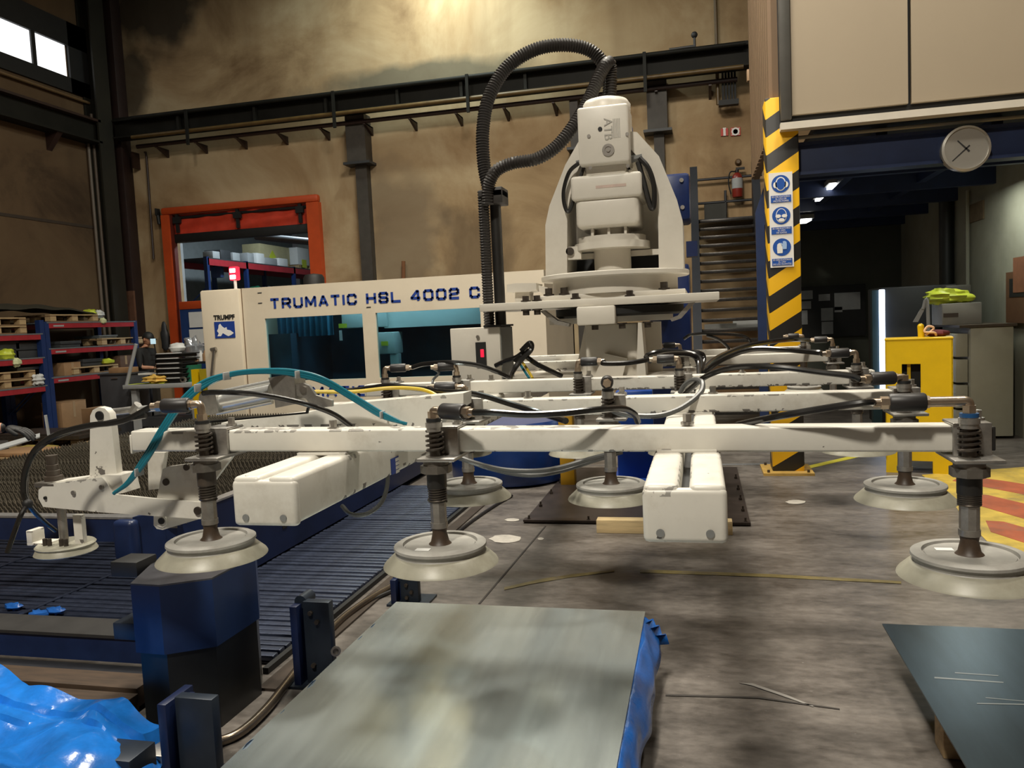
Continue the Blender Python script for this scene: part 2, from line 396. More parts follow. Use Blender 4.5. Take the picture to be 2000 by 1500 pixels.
# ================================================================== THE SETTING
YB, XL, XR, ZC = 16.0, -12.74, 3.6, 10.6
struct('floor', MB().span((-14, -9.2, -.2), (8.2, 26, 0)), FLOOR)
struct('ceiling', MB().span((-14, -9.2, ZC), (8.2, 16.4, ZC+.2)), CEIL)
dx0, dx1, dz = at(330, 440, y=YB).x, at(603, 470, y=YB).x, at(460, 408, y=YB).z
struct('wall_back', MB().span((XL-.3, YB, 0), (dx0, YB+.35, ZC)).span((dx1, YB, 0), (8.2, YB+.35, ZC)).span((dx0, YB, dz), (dx1, YB+.35, ZC)), WALL)
wy0, wy1 = 8.4, at(132, 120, x=XL).y
wz0, wz1 = 7.15, at(64, 62, x=XL).z
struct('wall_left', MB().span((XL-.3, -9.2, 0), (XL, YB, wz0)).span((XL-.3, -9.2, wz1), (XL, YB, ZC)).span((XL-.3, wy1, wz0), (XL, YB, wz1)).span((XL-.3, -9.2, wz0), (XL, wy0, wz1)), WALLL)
struct('wall_right', MB().span((XR, 8.35, 0), (XR+.25, YB, 3.3)), WALLG)
struct('wall_hall', MB().span((8, -9.2, 0), (8.2, 8.4, ZC)), WALLL)
struct('wall_front', MB().span((-14, -9.4, 0), (8.2, -9.2, ZC)), WALLL)
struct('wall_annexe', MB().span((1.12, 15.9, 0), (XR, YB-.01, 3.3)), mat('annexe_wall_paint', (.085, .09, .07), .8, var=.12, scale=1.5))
# panel joint and dado lines of the left wall
zj = at(0, 418, x=XL).z
struct('trim_1', MB().span((XL, 5, zj-.03), (XL+.012, 15, zj+.03)), mat('panel_joint', (.04, .026, .016), .8, var=.1))
# high window: dark frame ribbon with lit panes
w = struct('window_1', MB().span((XL-.02, wy0, wz0-.3), (XL+.05, wy1+1.3, wz0)).span((XL-.02, wy0, wz1), (XL+.05, wy1+1.3, wz1+.5)).span((XL-.02, wy1, wz0-.3), (XL+.05, wy1+1.3, wz1+.5)), mat('window_surround', (.012, .012, .012), .7, var=.2))
ym = at(62, 70, x=XL).y
yy = wy1
for k in range(3):
    y0 = yy-(wy1-ym)
    struct('pane', MB().span((XL-.03, y0+.04, wz0+.0), (XL-.01, yy-.04, wz1-.0)), DAY, w)
    struct('mullion', MB().span((XL-.12, y0-.05, wz0), (XL+.03, y0+.05, wz1)), BLACK, w)
    yy = y0

# crane runway, pipes and pilasters on the walls
def along(px0, py0, px1, py1, y): return at(px0, py0, y=y), at(px1, py1, y=y)
a = at(260, 238, y=15.5).z; b = at(260, 268, y=15.5).z
g = thing('crane_runway_beam', (-6, 15.5, b), 'long dark grey crane beam running across the ochre back wall', 'beam')
obj('web', MB().span((XL+.3, 15.45, b), (1.2, 15.5, a)), IBEAM, g)
obj('lower_flange', MB().span((XL+.3, 15.32, b-.03), (1.2, 15.65, b)), IBEAM, g)
obj('upper_flange', MB().span((XL+.3, 15.32, a), (1.2, 15.65, a+.03)), IBEAM, g)
obj('rail', MB().span((XL+.3, 15.42, a+.03), (1.2, 15.53, a+.1)), IBEAM, g)
for px in (350, 500, 640, 780, 905, 1030):
    x = at(px, 230, y=15.4).x
    obj('stiffener', MB().span((x-.03, 15.33, b), (x+.03, 15.46, a)), IBEAM, g)
def wall_pipe(name, p0, p1, r, m_, label, yv=15.62, n_br=0, drop=.22, cat='pipe'):
    A, B = at(*p0, y=yv), at(*p1, y=yv); zz = (A.z+B.z)/2
    t = thing(name, ((A.x+B.x)/2, yv, zz), label, cat)
    obj('pipe', MB().cyl((A.x, yv, zz), (B.x, yv, zz), r, n=10), m_, t)
    for k in range(n_br):
        x = A.x+(B.x-A.x)*(k+.5)/n_br
        obj('bracket', MB().prism([(x-.02, yv-r*1.2, zz-r), (x-.02, 16, zz-r), (x-.02, 16, zz-drop)], (.05, 0, 0)).span((x-.02, yv-r, zz-r-.025), (x+.03, 16, zz-r)), m_, t)
    return t
wall_pipe('wall_pipe', (268, 289), (1440, 152), .045, BROWNP, 'dark brown pipe on brackets below the crane beam, lowest of the wall pipes', n_br=13)
wall_pipe('wall_pipe', (258, 273), (1452, 124), .04, YPIPE, 'ochre pipe along the lower edge of the crane beam', 15.3, 0)
wall_pipe('wall_pipe', (258, 232), (1455, 83), .045, IBEAM, 'dark pipe along the top of the crane beam', 15.28, 0)
for k, px in enumerate((348, 640, 905, 1255)):
    P0 = at(px, 0, y=15.26); x = P0.x
    own('pipe_hanger', MB().span((x-.03, 15.2, at(px, 300-.115*(px-268)-5, y=15.26).z), (x+.03, 15.24, at(px, 228-.125*(px-258), y=15.26).z)), IBEAM, ('flat hanger strap across the crane beam above the orange door', 'flat hanger strap across the crane beam above the left pilaster', 'flat hanger strap across the crane beam behind the big hose loop', 'flat hanger strap across the crane beam beside the right pilaster')[k], 'bracket')
def pilaster(xa, xb, za, zb, xc, xd, label, cap=True):
    t = thing('pilaster', ((xa+xb)/2, 15.8, 0), label, 'column')
    obj('shaft', MB().span((xc, 15.8, 0), (xd, 16, za)), mat_pil, t)
    obj('head', MB().span((xa, 15.66, za), (xb, 16, zb)), mat_pil, t)
    obj('base_plate', MB().span((xa-.08, 15.62, za-.05), (xb+.08, 16, za)), DGREY, t)
mat_pil = mat('dark_grey_pilaster', (.05, .042, .034), .6, var=.2)
q = lambda px, py: at(px, py, y=15.8)
pilaster(q(681, 270).x, q(718, 270).x, q(700, 318).z, b, q(694, 330).x, q(716, 330).x, 'dark steel pilaster left of the tall corrugated hose')
pilaster(q(1264, 200).x, q(1303, 200).x, q(1285, 255).z, b, q(1277, 270).x, q(1297, 270).x, 'dark steel pilaster right of the white gripper motor')
pilaster(q(1115, 230).x, q(1131, 230).x, q(1124, 290).z, at(1124, 190, y=15.8).z, q(1116, 300).x, q(1130, 300).x, 'slim dark post behind the hose loop')
# corner column and its companions
cy0, cy1 = at(213, 525, x=XL+.3).y, at(240, 525, x=XL+.3).y
t = thing('corner_column', (XL+.2, (cy0+cy1)/2, 0), 'dark olive steel column in the left corner of the hall', 'column')
obj('flange', MB().span((XL+.3, cy0, 0), (XL+.34, cy1, ZC)), OLIVE, t)
obj('flange', MB().span((XL, cy0, 0), (XL+.04, cy1, ZC)), OLIVE, t)
obj('web', MB().span((XL+.04, (cy0+cy1)/2-.02, 0), (XL+.3, (cy0+cy1)/2+.02, ZC)), OLIVE, t)
c0 = at(243, 525, y=15.7).x; c1 = at(258, 525, y=15.7).x
own('corner_duct', MB().span((c0, 15.66, 0), (c1+.02, 15.98, 9.5), bev=.02), mat('dark_brown_duct', (.02, .008, .006), .6, var=.2), 'dark brown vertical duct between corner column and ochre wall', 'duct')
own('meter_box', MB().span(at(247, 690, y=15.6), at(263, 568, y=15.66)), mat('brown_box', (.13, .06, .035), .6, var=.2), 'narrow brown box at the foot of the corner duct', 'box')
own('junction_box', MB().span(at(258, 328, y=15.75), at(272, 300, y=15.98)), BROWNP, 'small brown box hanging under the crane beam in the left corner', 'box')
for px, lab in ((172, 'pale vertical pipe on the left wall, farther from the corner'), (183, 'pale vertical pipe on the left wall, nearer the corner column')):
    P0 = at(px, 278, x=XL+.06)
    own('drain_pipe', MB().cyl((XL+.06, P0.y, 0), (XL+.06, P0.y, P0.z+(.6 if px > 175 else 0)), .035, n=10), mat('grey_brown_pipe', (.13, .1, .075), .5, var=.1), lab, 'pipe')
P0 = at(283, 296, y=15.9); P1 = at(300, 506, y=15.9)
own('cable_drop', MB().tube([P0, at(287, 320, y=15.95), P1], .025, n=8), BROWNP, 'thin brown conduit hanging down left of the orange door', 'pipe')
zl = at(0, 178, x=XL+.25).z
t = thing('side_runway_beam', (XL+.2, 10, zl-.4), 'dark crane beam along the left wall under the bright window', 'beam')
obj('web', MB().span((XL+.15, 3, zl-.42), (XL+.2, 15, zl-.02)), IBEAM, t)
obj('flange', MB().span((XL+.02, 3, zl-.02), (XL+.34, 15, zl+.03)), BROWNP, t)
obj('flange', MB().span((XL+.02, 3, zl-.46), (XL+.34, 15, zl-.42)), IBEAM, t)
for y in (10.6, 12.2, 13.8):
    obj('corbel', MB().prism([(XL, y, zl-.46), (XL+.3, y, zl-.46), (XL, y, zl-.8)], (0, .14, 0)), BROWNP, t)
own('side_pipe', MB().cyl((XL+.08, 3, zl+.42), (XL+.08, 15, zl+.42), .03, n=8), mat('brass_pipe', (.16, .1, .045), .5, var=.1), 'thin ochre pipe on the left wall between window and crane beam', 'pipe')
# pipe work above the stairs
P0 = at(1397, 0, y=15.75); P1 = at(1399, 205, y=15.75)
own('riser_pipe', MB().cyl((P0.x, 15.75, P0.z+.5), (P0.x, 15.75, P1.z), .035, n=8), YPIPE, 'thin ochre riser pipe above the stairs', 'pipe')
t = thing('pipe_manifold', at(1420, 205, y=15.7), 'dark bundle of short pipes hanging above the stairs', 'pipe')
for k in range(5):
    A = at(1410+k*6, 100, y=15.7); B = at(1412+k*6, 198, y=15.7)
    obj('pipe', MB().cyl((A.x, 15.7, A.z), (A.x, 15.7, B.z), .022, n=6), DGREY, t)
obj('clamp_bar', MB().span(at(1404, 206, y=15.62), at(1442, 196, y=15.78)), BLACK, t)
A = at(1357, 98, y=15.5); B = at(1357, 68, y=15.5)
own('lever_valve', MB().cyl((A.x, 15.5, A.z), (A.x, 15.5, B.z), .025, n=8).sph((A.x, 15.5, B.z), .06).cyl(at(1307, 97, y=15.5), at(1357, 90, y=15.5), .025, n=8), DGREY, 'small lever valve standing on the crane beam above the stairs', 'valve')
A = at(1459, 158, y=12); B = at(1467, 134, y=12)
own('small_junction_box', MB().span((A.x, 12, A.z), (B.x, 12.1, B.z), bev=.01), mat('tan_box', (.35, .22, .12), .6, var=.05), 'small tan box at the far edge of the ribbed office wall', 'box')
# floor marks
def decal(name, pts, m_, z=.002, lab=None):
    P = [at(px, py, z=0) for px, py in pts]
    o = obj(name, MB().prism([(p.x, p.y, z) for p in P], (0, 0, .0015)), m_, FL); return o
FL = bpy.data.objects['floor']
FY = mat('floor_yellow', (.50, .36, .06), .5, var=.3, scale=4, dirt=(.16, .13, .09), dirt_scale=3, dirt_amt=.8)
FYB = mat('floor_yellow_tape', (.62, .55, .05), .5, var=.1)
FYW = mat('worn_floor_yellow', (.17, .135, .05), .5, var=.3, scale=9, dirt=(.13, .11, .095), dirt_scale=5, dirt_amt=.95)
FR = mat('floor_red', (.34, .085, .035), .5, var=.3, scale=4, dirt=(.16, .12, .09), dirt_scale=3, dirt_amt=.7)
decal('floor_line', [(1570, 912), (1720, 878), (1728, 884), (1700, 888), (1574, 917)], FYB)
decal('floor_line', [(1250, 1113), (1500, 1122), (1760, 1136), (1760, 1141), (1500, 1128), (1250, 1119)], FYW)
decal('floor_line', [(985, 1148), (1060, 1131), (1120, 1122), (1200, 1114), (1200, 1117), (1110, 1129), (1040, 1141), (985, 1153)], FYW)
decal('hazard_patch', [(1800, 928), (2420, 880), (2560, 990), (2300, 1160), (1990, 1090), (1930, 1060), (1880, 1010), (1850, 965)], FY, .002)
for q_ in ([(1860, 940), (1990, 965), (2300, 1035), (2330, 1000), (1960, 940), (1880, 930)], [(1900, 985), (2240, 1085), (2270, 1048), (1930, 968), (1890, 965)], [(1935, 1040), (2180, 1120), (2200, 1088), (1960, 1020), (1925, 1018)]):
    decal('red_band', q_, FR, .004)
FP = mat('pale_patch', (.46, .43, .38), .6, var=.15, scale=12)
def ell(cx, cy, a_, b_, n=14): return [(cx+a_*math.cos(2*PI*k/n)*(1+.12*math.sin(3*k)), cy+b_*math.sin(2*PI*k/n)) for k in range(n)]
decal('floor_patch', ell(987, 1053, 30, 8), FP); decal('floor_patch', ell(1554, 981, 19, 4), FP); decal('floor_patch', ell(1056, 1053, 6, 2.5), FP); decal('floor_patch', ell(1000, 1016, 14, 3), FP)
FJ = mat('floor_joint', (.04, .034, .03), .7, var=.2)
decal('floor_joint', [(934, 1180), (1064, 1028), (1067, 1028), (938, 1180)], FJ)
decal('floor_joint', [(1300, 1357), (1480, 1362), (1640, 1385), (1640, 1387), (1480, 1365), (1300, 1360)], FJ)
FS = mat('floor_scratch', (.27, .255, .235), .5, var=.1)
decal('floor_scratch', [(1443, 1335), (1470, 1336), (1540, 1360), (1590, 1381), (1586, 1381), (1535, 1363), (1468, 1340)], FS)

# ------------------------------------------------------------------ roll-up door and the room behind it
fy = 15.84
def fx(px, py): return at(px, py, y=fy).x
def fz(px, py): return at(px, py, y=fy).z
xo0, xo1, xi0, xi1 = fx(313, 420), fx(622, 420), fx(329, 440), fx(600, 440)
zt, zi = fz(466, 392), fz(466, 407)
d = struct('door_1', MB().span((xo0, fy, zi), (xo1, YB, zt), bev=.05), ORANGE)
struct('door_post', MB().span((xo0, fy+.005, 0), (xi0, YB, zi)), ORANGE, d)
struct('door_post', MB().span((xi1, fy+.005, 0), (xo1, YB, zi)), ORANGE, d)
struct('inner_jamb', MB().span((xi0, fy+.06, 0), (xi0+.06, YB+.02, zi)), mat('dark_red_jamb', (.10, .012, .006), .5, var=.2), d)
struct('inner_jamb', MB().span((xi1-.02, fy+.06, 0), (xi1, YB+.4, zi)), ORANGE, d)
zc0 = fz(466, 446)
def folds(u, v):
    x = xi0+.02+(xi1-xi0-.04)*u; s = .02*math.sin(u*38+v*5)+.03*math.sin(v*9+u*7)
    return Vector((x, fy+.16+s*.6, zi-(zi-zc0)*v))
struct('canvas', MB().grid(folds, 40, 10, (0, .02, 0)), RED, d)
struct('bottom_bar', MB().span((xi0+.02, fy+.1, zc0-.19), (xi1, fy+.28, zc0), bev=.02), BLACK, d)
struct('roller_tube', MB().cyl((xi0+.02, fy+.14, zi-.07), (xi1, fy+.14, zi-.07), .035, n=8), BLACK, d)
for px in (342, 461, 584):
    x = at(px, 430, y=fy).x
    struct('strap', MB().span((x-.035, fy+.05, zc0+.02), (x+.035, fy+.1, zi)).span((x-.09, fy+.03, zi-.2), (x+.09, fy+.1, zi-.06)), BLACK, d)
own('door_sensor', MB().span(at(302, 421, y=15.8), at(313, 408, y=15.95), bev=.02).cyl(at(308, 421, y=15.85), at(311, 438, y=15.85), .035), BLACK, 'small dark sensor at the top left corner of the orange door', 'sensor')
# back room shell
struct('wall_room', MB().span((-13.5, 25.4, 0), (-5.5, 25.6, 7)), mat('room_wall_paint', (.36, .38, .36), .8, var=.1))
struct('wall_room_left', MB().span((-14, 16.35, 0), (-13.8, 25.6, 7)), mat('room_side_paint', (.2, .22, .22), .8, var=.1))
struct('wall_room_right', MB().span((-5.5, 16.35, 0), (-5.3, 25.6, 7)), WALLG)
struct('trim_2', MB().span((-14, 16.35, 7), (-5.3, 25.6, 7.1)), mat('room_soffit', (.12, .14, .15), .8, var=.1))
struct('room_duct', MB().cyl(at(500, 462, y=18), at(625, 474, y=18), .09, n=10), DGREY)  # round duct high in the back room, not a trim
A = at(348, 470, y=16.6)
own('white_guide_post', MB().span((A.x-.06, 16.55, 0), (A.x+.06, 16.67, A.z)), PAPERG, 'pale vertical guide post just inside the orange door', 'post')
# rack behind the door
rx = at(407, 505, y=18.0).x
t = thing('store_rack', (rx-.6, 21, 0), 'tall blue and dark red pallet rack behind the orange door', 'rack')
z1 = at(407, 505, y=18).z; z2 = at(440, 588, y=19).z
ys = [at(p, 520, x=rx).y for p in (407, 483, 575)]; ys.append(ys[-1]+2.6)
for y in ys:
    for x in (rx-1.1, rx-.1): obj('upright', MB().span((x, y-.05, 0), (x+.1, y+.05, z1+.05)), RBLUE, t)
    for k in range(3): obj('brace', MB().cyl((rx-1.05, y, .3+k*.9), (rx-.05, y, 1.1+k*.9), .02, n=6), RBLUE, t)
for z in (z1, z2-.05):
    for x in (rx-1.08, rx-.06): obj('beam', MB().span((x, ys[0], z-.16), (x+.06, ys[-1], z)), REDBEAM, t)
    obj('deck', MB().span((rx-1.1, ys[0], z), (rx, ys[-1], z+.03)), DGREY, t)
def crate(px, py0, py1, wpx, xx, m_, label, dep=.5, y=None, cat='box'):
    """box standing on the rack: pixel of its base centre, its top and its width"""
    Pb = at(px, py1, x=xx); h = at(px, py0, y=Pb.y).z-Pb.z; w_ = (at(px+wpx/2, py1, x=xx).y-at(px-wpx/2, py1, x=xx).y)
    t_ = thing('crate', (xx-.3, Pb.y, Pb.z), label, cat, None)
    obj('body', MB().span((xx-.02-dep, Pb.y-w_/2, Pb.z+.02), (xx-.02, Pb.y+w_/2, Pb.z+h), bev=.01), m_, t_)
    obj('lid', MB().span((xx-.04-dep, Pb.y-w_/2-.02, Pb.z+h), (xx, Pb.y+w_/2+.02, Pb.z+h+.03)), m_, t_)
    return t_, Pb, w_, h
KHAKI = mat('khaki_crate', (.52, .46, .26), .6, var=.08)
zdeck = z1+.03
items = [(422, 486, 14, PAPERG, .3), (440, 480, 20, DGREY, .5), (461, 487, 14, PAPERG, .4), (489, 485, 12, PAPERG, .35), (508, 484, 15, PAPER, .45), (529, 499, 24, PAPERG, .28), (553, 498, 17, PAPER, .28)]
labs = ['small grey box at the near end of the rack top behind the door', 'dark tote beside the near end of the rack top', 'pale grey box third along the rack top behind the door', 'narrow grey box left of the white box on the rack top', 'white box in the middle of the rack top behind the door', 'flat wrapped bundle in front of the khaki crates on the rack top', 'white parcel right of the flat wrapped bundle on the rack top']
for (px, py, w_, m_, dep), lb in zip(items, labs):
    Pb = at(px, py, x=rx-.1); yb = Pb.y
    hw = abs(at(px+w_/2, py, x=rx-.1).y-at(px-w_/2, py, x=rx-.1).y)/2
    own('stored_box', MB().span((rx-.1-dep, yb-hw, zdeck), (rx-.1, yb+hw, zdeck+max(.2, (Pb.z-zdeck+.1)*.55)), bev=.02), m_, lb, 'box')
yk = at(515, 490, x=rx-.3).y; yk2 = at(572, 490, x=rx-.3).y; yk3 = at(597, 490, x=rx-.3).y
zk = at(560, 478, y=(yk+yk2)/2).z
t = thing('khaki_crate', (rx-.7, (yk+yk2)/2, zdeck), 'large khaki crate with yellow warning diamond on the rack top', 'crate')
obj('body', MB().span((rx-1, yk, zdeck+.14), (rx-.42, yk2, zk), bev=.01), KHAKI, t)
for k in range(3): obj('foot', MB().span((rx-1, yk+.1+k*(yk2-yk-.3)/2, zdeck), (rx-.42, yk+.25+k*(yk2-yk-.3)/2, zdeck+.14)), WOOD, t)
yq = yk+(yk2-yk)*.4
obj('warning_diamond', MB().prism([(rx-.418, yq, zk-.55), (rx-.418, yq+.2, zk-.35), (rx-.418, yq, zk-.15), (rx-.418, yq-.2, zk-.35)], (.004, 0, 0)), LIME, t)
t = thing('white_crate', (rx-.7, (yk2+yk3)/2, zdeck), 'white crate with yellow label beside the khaki crate', 'crate')
obj('body', MB().span((rx-1, yk2+.1, zdeck+.14), (rx-.2, yk3, zk+.02), bev=.01), PAPER, t)
for k in range(3): obj('foot', MB().span((rx-1, yk2+.15+k*.4, zdeck), (rx-.2, yk2+.3+k*.4, zdeck+.14)), WOOD, t)
obj('label_sticker', MB().span((rx-.2, yk2+.35, zk-.6), (rx-.195, yk2+.65, zk-.35)), LIME, t)
own('blue_tote', MB().span(at(412, 543, x=rx-.55), at(437, 520, x=rx-.25), bev=.02), mat('blue_tote_plastic', (.05, .08, .2), .5, var=.1), 'blue tote on the shelf of the rack behind the door', 'box')
for k, (px, c_, lb) in enumerate(((498, GREEN, 'green bag on the lower shelf left of the pale sack'), (525, PAPERG, 'pale sack on the lower shelf of the rack behind the door'), (552, GREEN, 'dark green lump right of the pale sack on the rack shelf'), (585, PAPERG, 'grey bundle at the far end of the lower rack shelf'))):
    Pb = at(px, 560, x=rx-.4)
    own('stored_sack', MB().sph((rx-.4, Pb.y, z2+.2), (.3, .32, .26), fn=lambda p: p*(1+.16*math.sin(p.x*7+k)*math.cos(p.y*6))), c_, lb, 'bag')
# window-lit bricks on the far room wall
A = at(421, 458, y=25.3); B = at(457, 478, y=25.3)
t = struct('window_2', MB().span((A.x-.05, 25.3, B.z-.05), (B.x+.05, 25.4, A.z+.05)), PAPERG)
for i in range(4):
    for j in range(5):
        struct('pane', MB().span((A.x+(B.x-A.x)*i/4+.02, 25.26, B.z+(A.z-B.z)*j/5+.02), (A.x+(B.x-A.x)*(i+1)/4-.02, 25.3, B.z+(A.z-B.z)*(j+1)/5-.02)), mat('cool_pane', (.7, .8, .9), .3, var=0, emit=(.6, .8, 1), es=.9) if i+j == 0 else bpy.data.materials['cool_pane'], t)
# blue gate panel in the doorway with two sheets of paper
A = at(352, 605, y=15.7); B = at(470, 606, y=15.7)
t = thing('door_barrier', ((A.x+B.x)/2, 15.7, 0), 'blue barrier board with orange top rail closing the orange doorway', 'barrier')
obj('board', MB().span((A.x, 15.68, 0), (B.x, 15.74, A.z)), mat('barrier_blue', (.012, .04, .15), .5, var=.1), t)
obj('top_rail', MB().span((A.x, 15.66, A.z), (B.x, 15.76, at(380, 588, y=15.7).z), bev=.01), ORANGE, t)
for (x0, y0, x1, y1) in ((370, 608, 404, 640), (371, 642, 405, 672)):
    A = at(x0, y1, y=15.66); B = at(x1, y0, y=15.66)
    obj('notice', MB().span((A.x, 15.665, A.z), (B.x, 15.675, B.z)), PAPER, t)
A = at(613, 548, y=11.2)
own('black_cap_vent', MB().lathe((A.x, 11.2, at(735, 547, y=9.5).z), [(0, 0), (.16, 0), (.16, .2), (.13, .25), (0, .27)], n=14), BLACK, 'black round cap standing on the laser cabinet before the orange door post', 'vent')
0 and own('black_cap_vent', MB().lathe((A.x, 15.2, A.z-.3), [(.0, 0), (.22, 0), (.22, .45), (.18, .52), (0, .55)], n=14), BLACK, 'black round cap above the laser cabinet before the orange door post', 'vent')
A = at(910, 480, y=15.9)
own('wall_stub', MB().cyl(at(788, 545, y=15.85), at(788, 510, y=15.85), .04, n=8), mat('rusty_pipe', (.2, .08, .03), .7, var=.2), 'short rusty pipe stub on the wall above the laser cabinet', 'pipe')

# ------------------------------------------------------------------ mezzanine office on the right
MY = 8.05
zb0 = at(1760, 225, y=MY).z
x0m = at(1524, 250, y=MY).x; xj = at(1777, 150, y=MY).x
mz = thing('mezzanine_office', (3, MY, zb0), 'raised beige panelled office over the annexe on the right', 'building')
xp = at(1546, 150, y=MY).x
obj('front_panel', MB().span((xp, MY, zb0+.1), (xj-.015, MY+.05, 6.9)), BEIGE, mz)
obj('front_panel', MB().span((xj+.015, MY, zb0+.1), (xj+2.1, MY+.05, 6.9)), BEIGE, mz)
obj('front_panel', MB().span((xj+2.13, MY, zb0+.1), (6.4, MY+.05, 6.9)), BEIGE, mz)
obj('back_frame', MB().span((x0m, MY+.05, zb0), (6.4, MY+.1, 7)), BLACK, mz)
obj('corner_post', MB().span((x0m+.005, MY-.02, zb0+.06), (xp-.005, MY+.07, 7), bev=.012), mat('grey_corner_post', (.085, .08, .07), .45, var=.1), mz)
obj('bottom_trim', MB().span((x0m, MY-.04, zb0-.035), (6.4, MY+.1, zb0+.03)), mat('pale_trim', (.62, .57, .48), .5, var=.05), mz)
xs = .70; yend = at(1466, 300, x=xs).y
obj('side_wall', MB().span((xs+.03, MY+.12, zb0), (xs+.1, yend, 7)), BEIGER, mz)
y = MY+.14
while y < yend-.1:
    obj('side_panel', MB().prism([(xs, y+.02, zb0), (xs+.03, y, zb0), (xs+.03, y+.22, zb0), (xs, y+.2, zb0)], (0, 0, 7-zb0)), BEIGER, mz); y += .235
SOF = mat('dark_soffit', (.02, .024, .032), .7, var=.2)
obj('soffit', MB().span((1.12, MY+.1, zb0-.02), (6.4, 16, zb0+.05)), SOF, mz)
zu, zv = at(1750, 270, y=8.32).z, at(1750, 322, y=8.32).z
BEAMB = mat('blue_girder', (.014, .028, .085), .45, var=.15)
obj('girder', MB().span((.96, 8.3, zv), (6.4, 8.34, zu)).span((.96, 8.25, zv-.03), (6.4, 8.45, zv)).span((.96, 8.25, zu), (6.4, 8.45, zu+.03)), BEAMB, mz)
obj('conduit', MB().cyl((.96, 8.22, zu+.07), (6.4, 8.22, zu+.07), .018, n=8), mat('conduit_grey', (.2, .19, .16), .4, var=.1), mz)
for k in range(5):
    y = 9.6+k*1.5
    obj('joist', MB().span((1, y, zb0-.28), (6.4, y+.1, zb0-.02)), BEAMB, mz)
xk = 1.6
for x in (1.75, 2.75):
    obj('joist', MB().span((x-.05, 8.45, zb0-.2), (x+.05, 16, zb0-.02)), BEAMB, mz)
obj('girder', MB().span((3.7, 8.6, 2.72), (3.85, 16, 3.2)), BEAMB, mz)
hc = thing('hazard_column', (.805, 8.26, 0), 'steel column striped yellow and black carrying the office corner', 'column')
obj('shaft', MB().span((.655, 8.12, .02), (.953, 8.42, zb0-.02 if False else 3.62), bev=.012), HAZ, hc)
obj('base_plate', MB().span((.56, 8.0, 0), (1.03, 8.5, .025)), mat('ochre_base', (.42, .26, .06), .6, var=.2, dirt=(.15, .1, .06)), hc)
for x in (.61, .98):
    for y in (8.05, 8.45): obj('anchor_bolt', MB().cyl((x, y, .02), (x, y, .05), .014, n=6), DSTEEL, hc)
# safety sign with three pictograms
sy = 8.112
sl, sr = at(1503, 430, y=sy).x, at(1549, 430, y=sy).x
sz1, sz0 = at(1524, 337, y=sy).z, at(1528, 522, y=sy).z
sg = thing('safety_sign', ((sl+sr)/2, sy, sz0), 'white sign with three blue pictograms on the striped column', 'sign')
obj('board', MB().span((sl, sy-.006, sz0), (sr, sy+.004, sz1)), SIGNW, sg)
cx = (sl+sr)/2; hh = (sz1-sz0)/3; rw = (sr-sl)
lines = [('ES OBLIGATORIO', 'EL USO DE', 'PROTECTORES'), ('ES OBLIGATORIO', 'EL USO', 'DE GAFAS'), ('ES OBLIGATORIO', 'EL USO', 'DE LOS GUANTES')]
for k in range(3):
    zc = sz1-hh*k-hh*.36; yf = sy-.008; r = rw*.39
    def disc(c, rx_, rz_, m_, d_, nm, n=24):
        return obj(nm, MB().prism([(c[0]+rx_*math.cos(2*PI*i/n), yf-d_, c[1]+rz_*math.sin(2*PI*i/n)) for i in range(n)], (0, .0015, 0)), m_, sg)
    disc((cx, zc), r, r, SIGNB, .0, 'pictogram_disc')
    if k == 0:
        disc((cx, zc), r*.58, r*.78, SIGNW, .002, 'pictogram')
        disc((cx-r*.58, zc-r*.1), r*.24, r*.34, SIGNW, .002, 'pictogram'); disc((cx+r*.58, zc-r*.1), r*.24, r*.34, SIGNW, .002, 'pictogram')
        disc((cx, zc), r*.46, r*.66, SIGNB, .004, 'pictogram')
    elif k == 1:
        disc((cx, zc), r*.6, r*.82, SIGNW, .002, 'pictogram'); disc((cx, zc), r*.52, r*.74, SIGNB, .004, 'pictogram')
        disc((cx-r*.34, zc-r*.05), r*.3, r*.2, SIGNW, .006, 'pictogram'); disc((cx+r*.34, zc-r*.05), r*.3, r*.2, SIGNW, .006, 'pictogram')
        disc((cx, zc-r*.5), r*.34, r*.2, SIGNW, .006, 'pictogram')
    else:
        for (ox, oz, sc_, fl) in ((-.22, -.18, 1, 1), (.28, .16, .8, -1)):
            pts = [(-.28, -.5), (.28, -.5), (.32, .1), (.52, .3), (.42, .42), (.2, .25), (.22, .62), (.06, .64), (.02, .66), (-.12, .64), (-.28, .5), (-.32, .1)]
            obj('pictogram', MB().prism([(cx+r*(ox+fl*p[0]*sc_), yf-.002-.002*(fl < 0), zc+r*(oz+p[1]*sc_)) for p in pts], (0, .0015, 0)), SIGNW if fl > 0 else mat_sg, sg)
    obj('caption_plate', MB().span((sl+rw*.07, yf-.002, sz1-hh*(k+1)+hh*.06), (sr-rw*.07, yf, sz1-hh*(k+1)+hh*.28)), SIGNB, sg)
    mb = MB()
    for j, ln in enumerate(lines[k]):
        text_mb(ln, .021, (cx, yf-.003, sz1-hh*(k+1)+hh*(.235-.068*j)), (1, 0, 0), (0, 0, 1), mb, depth=.0005)
    obj('lettering', mb, SIGNW, sg)
    mat_sg = SIGNW
    if k == 1: mat_sg = mat('pictogram_light_blue', (.35, .5, .75), .5, var=0)
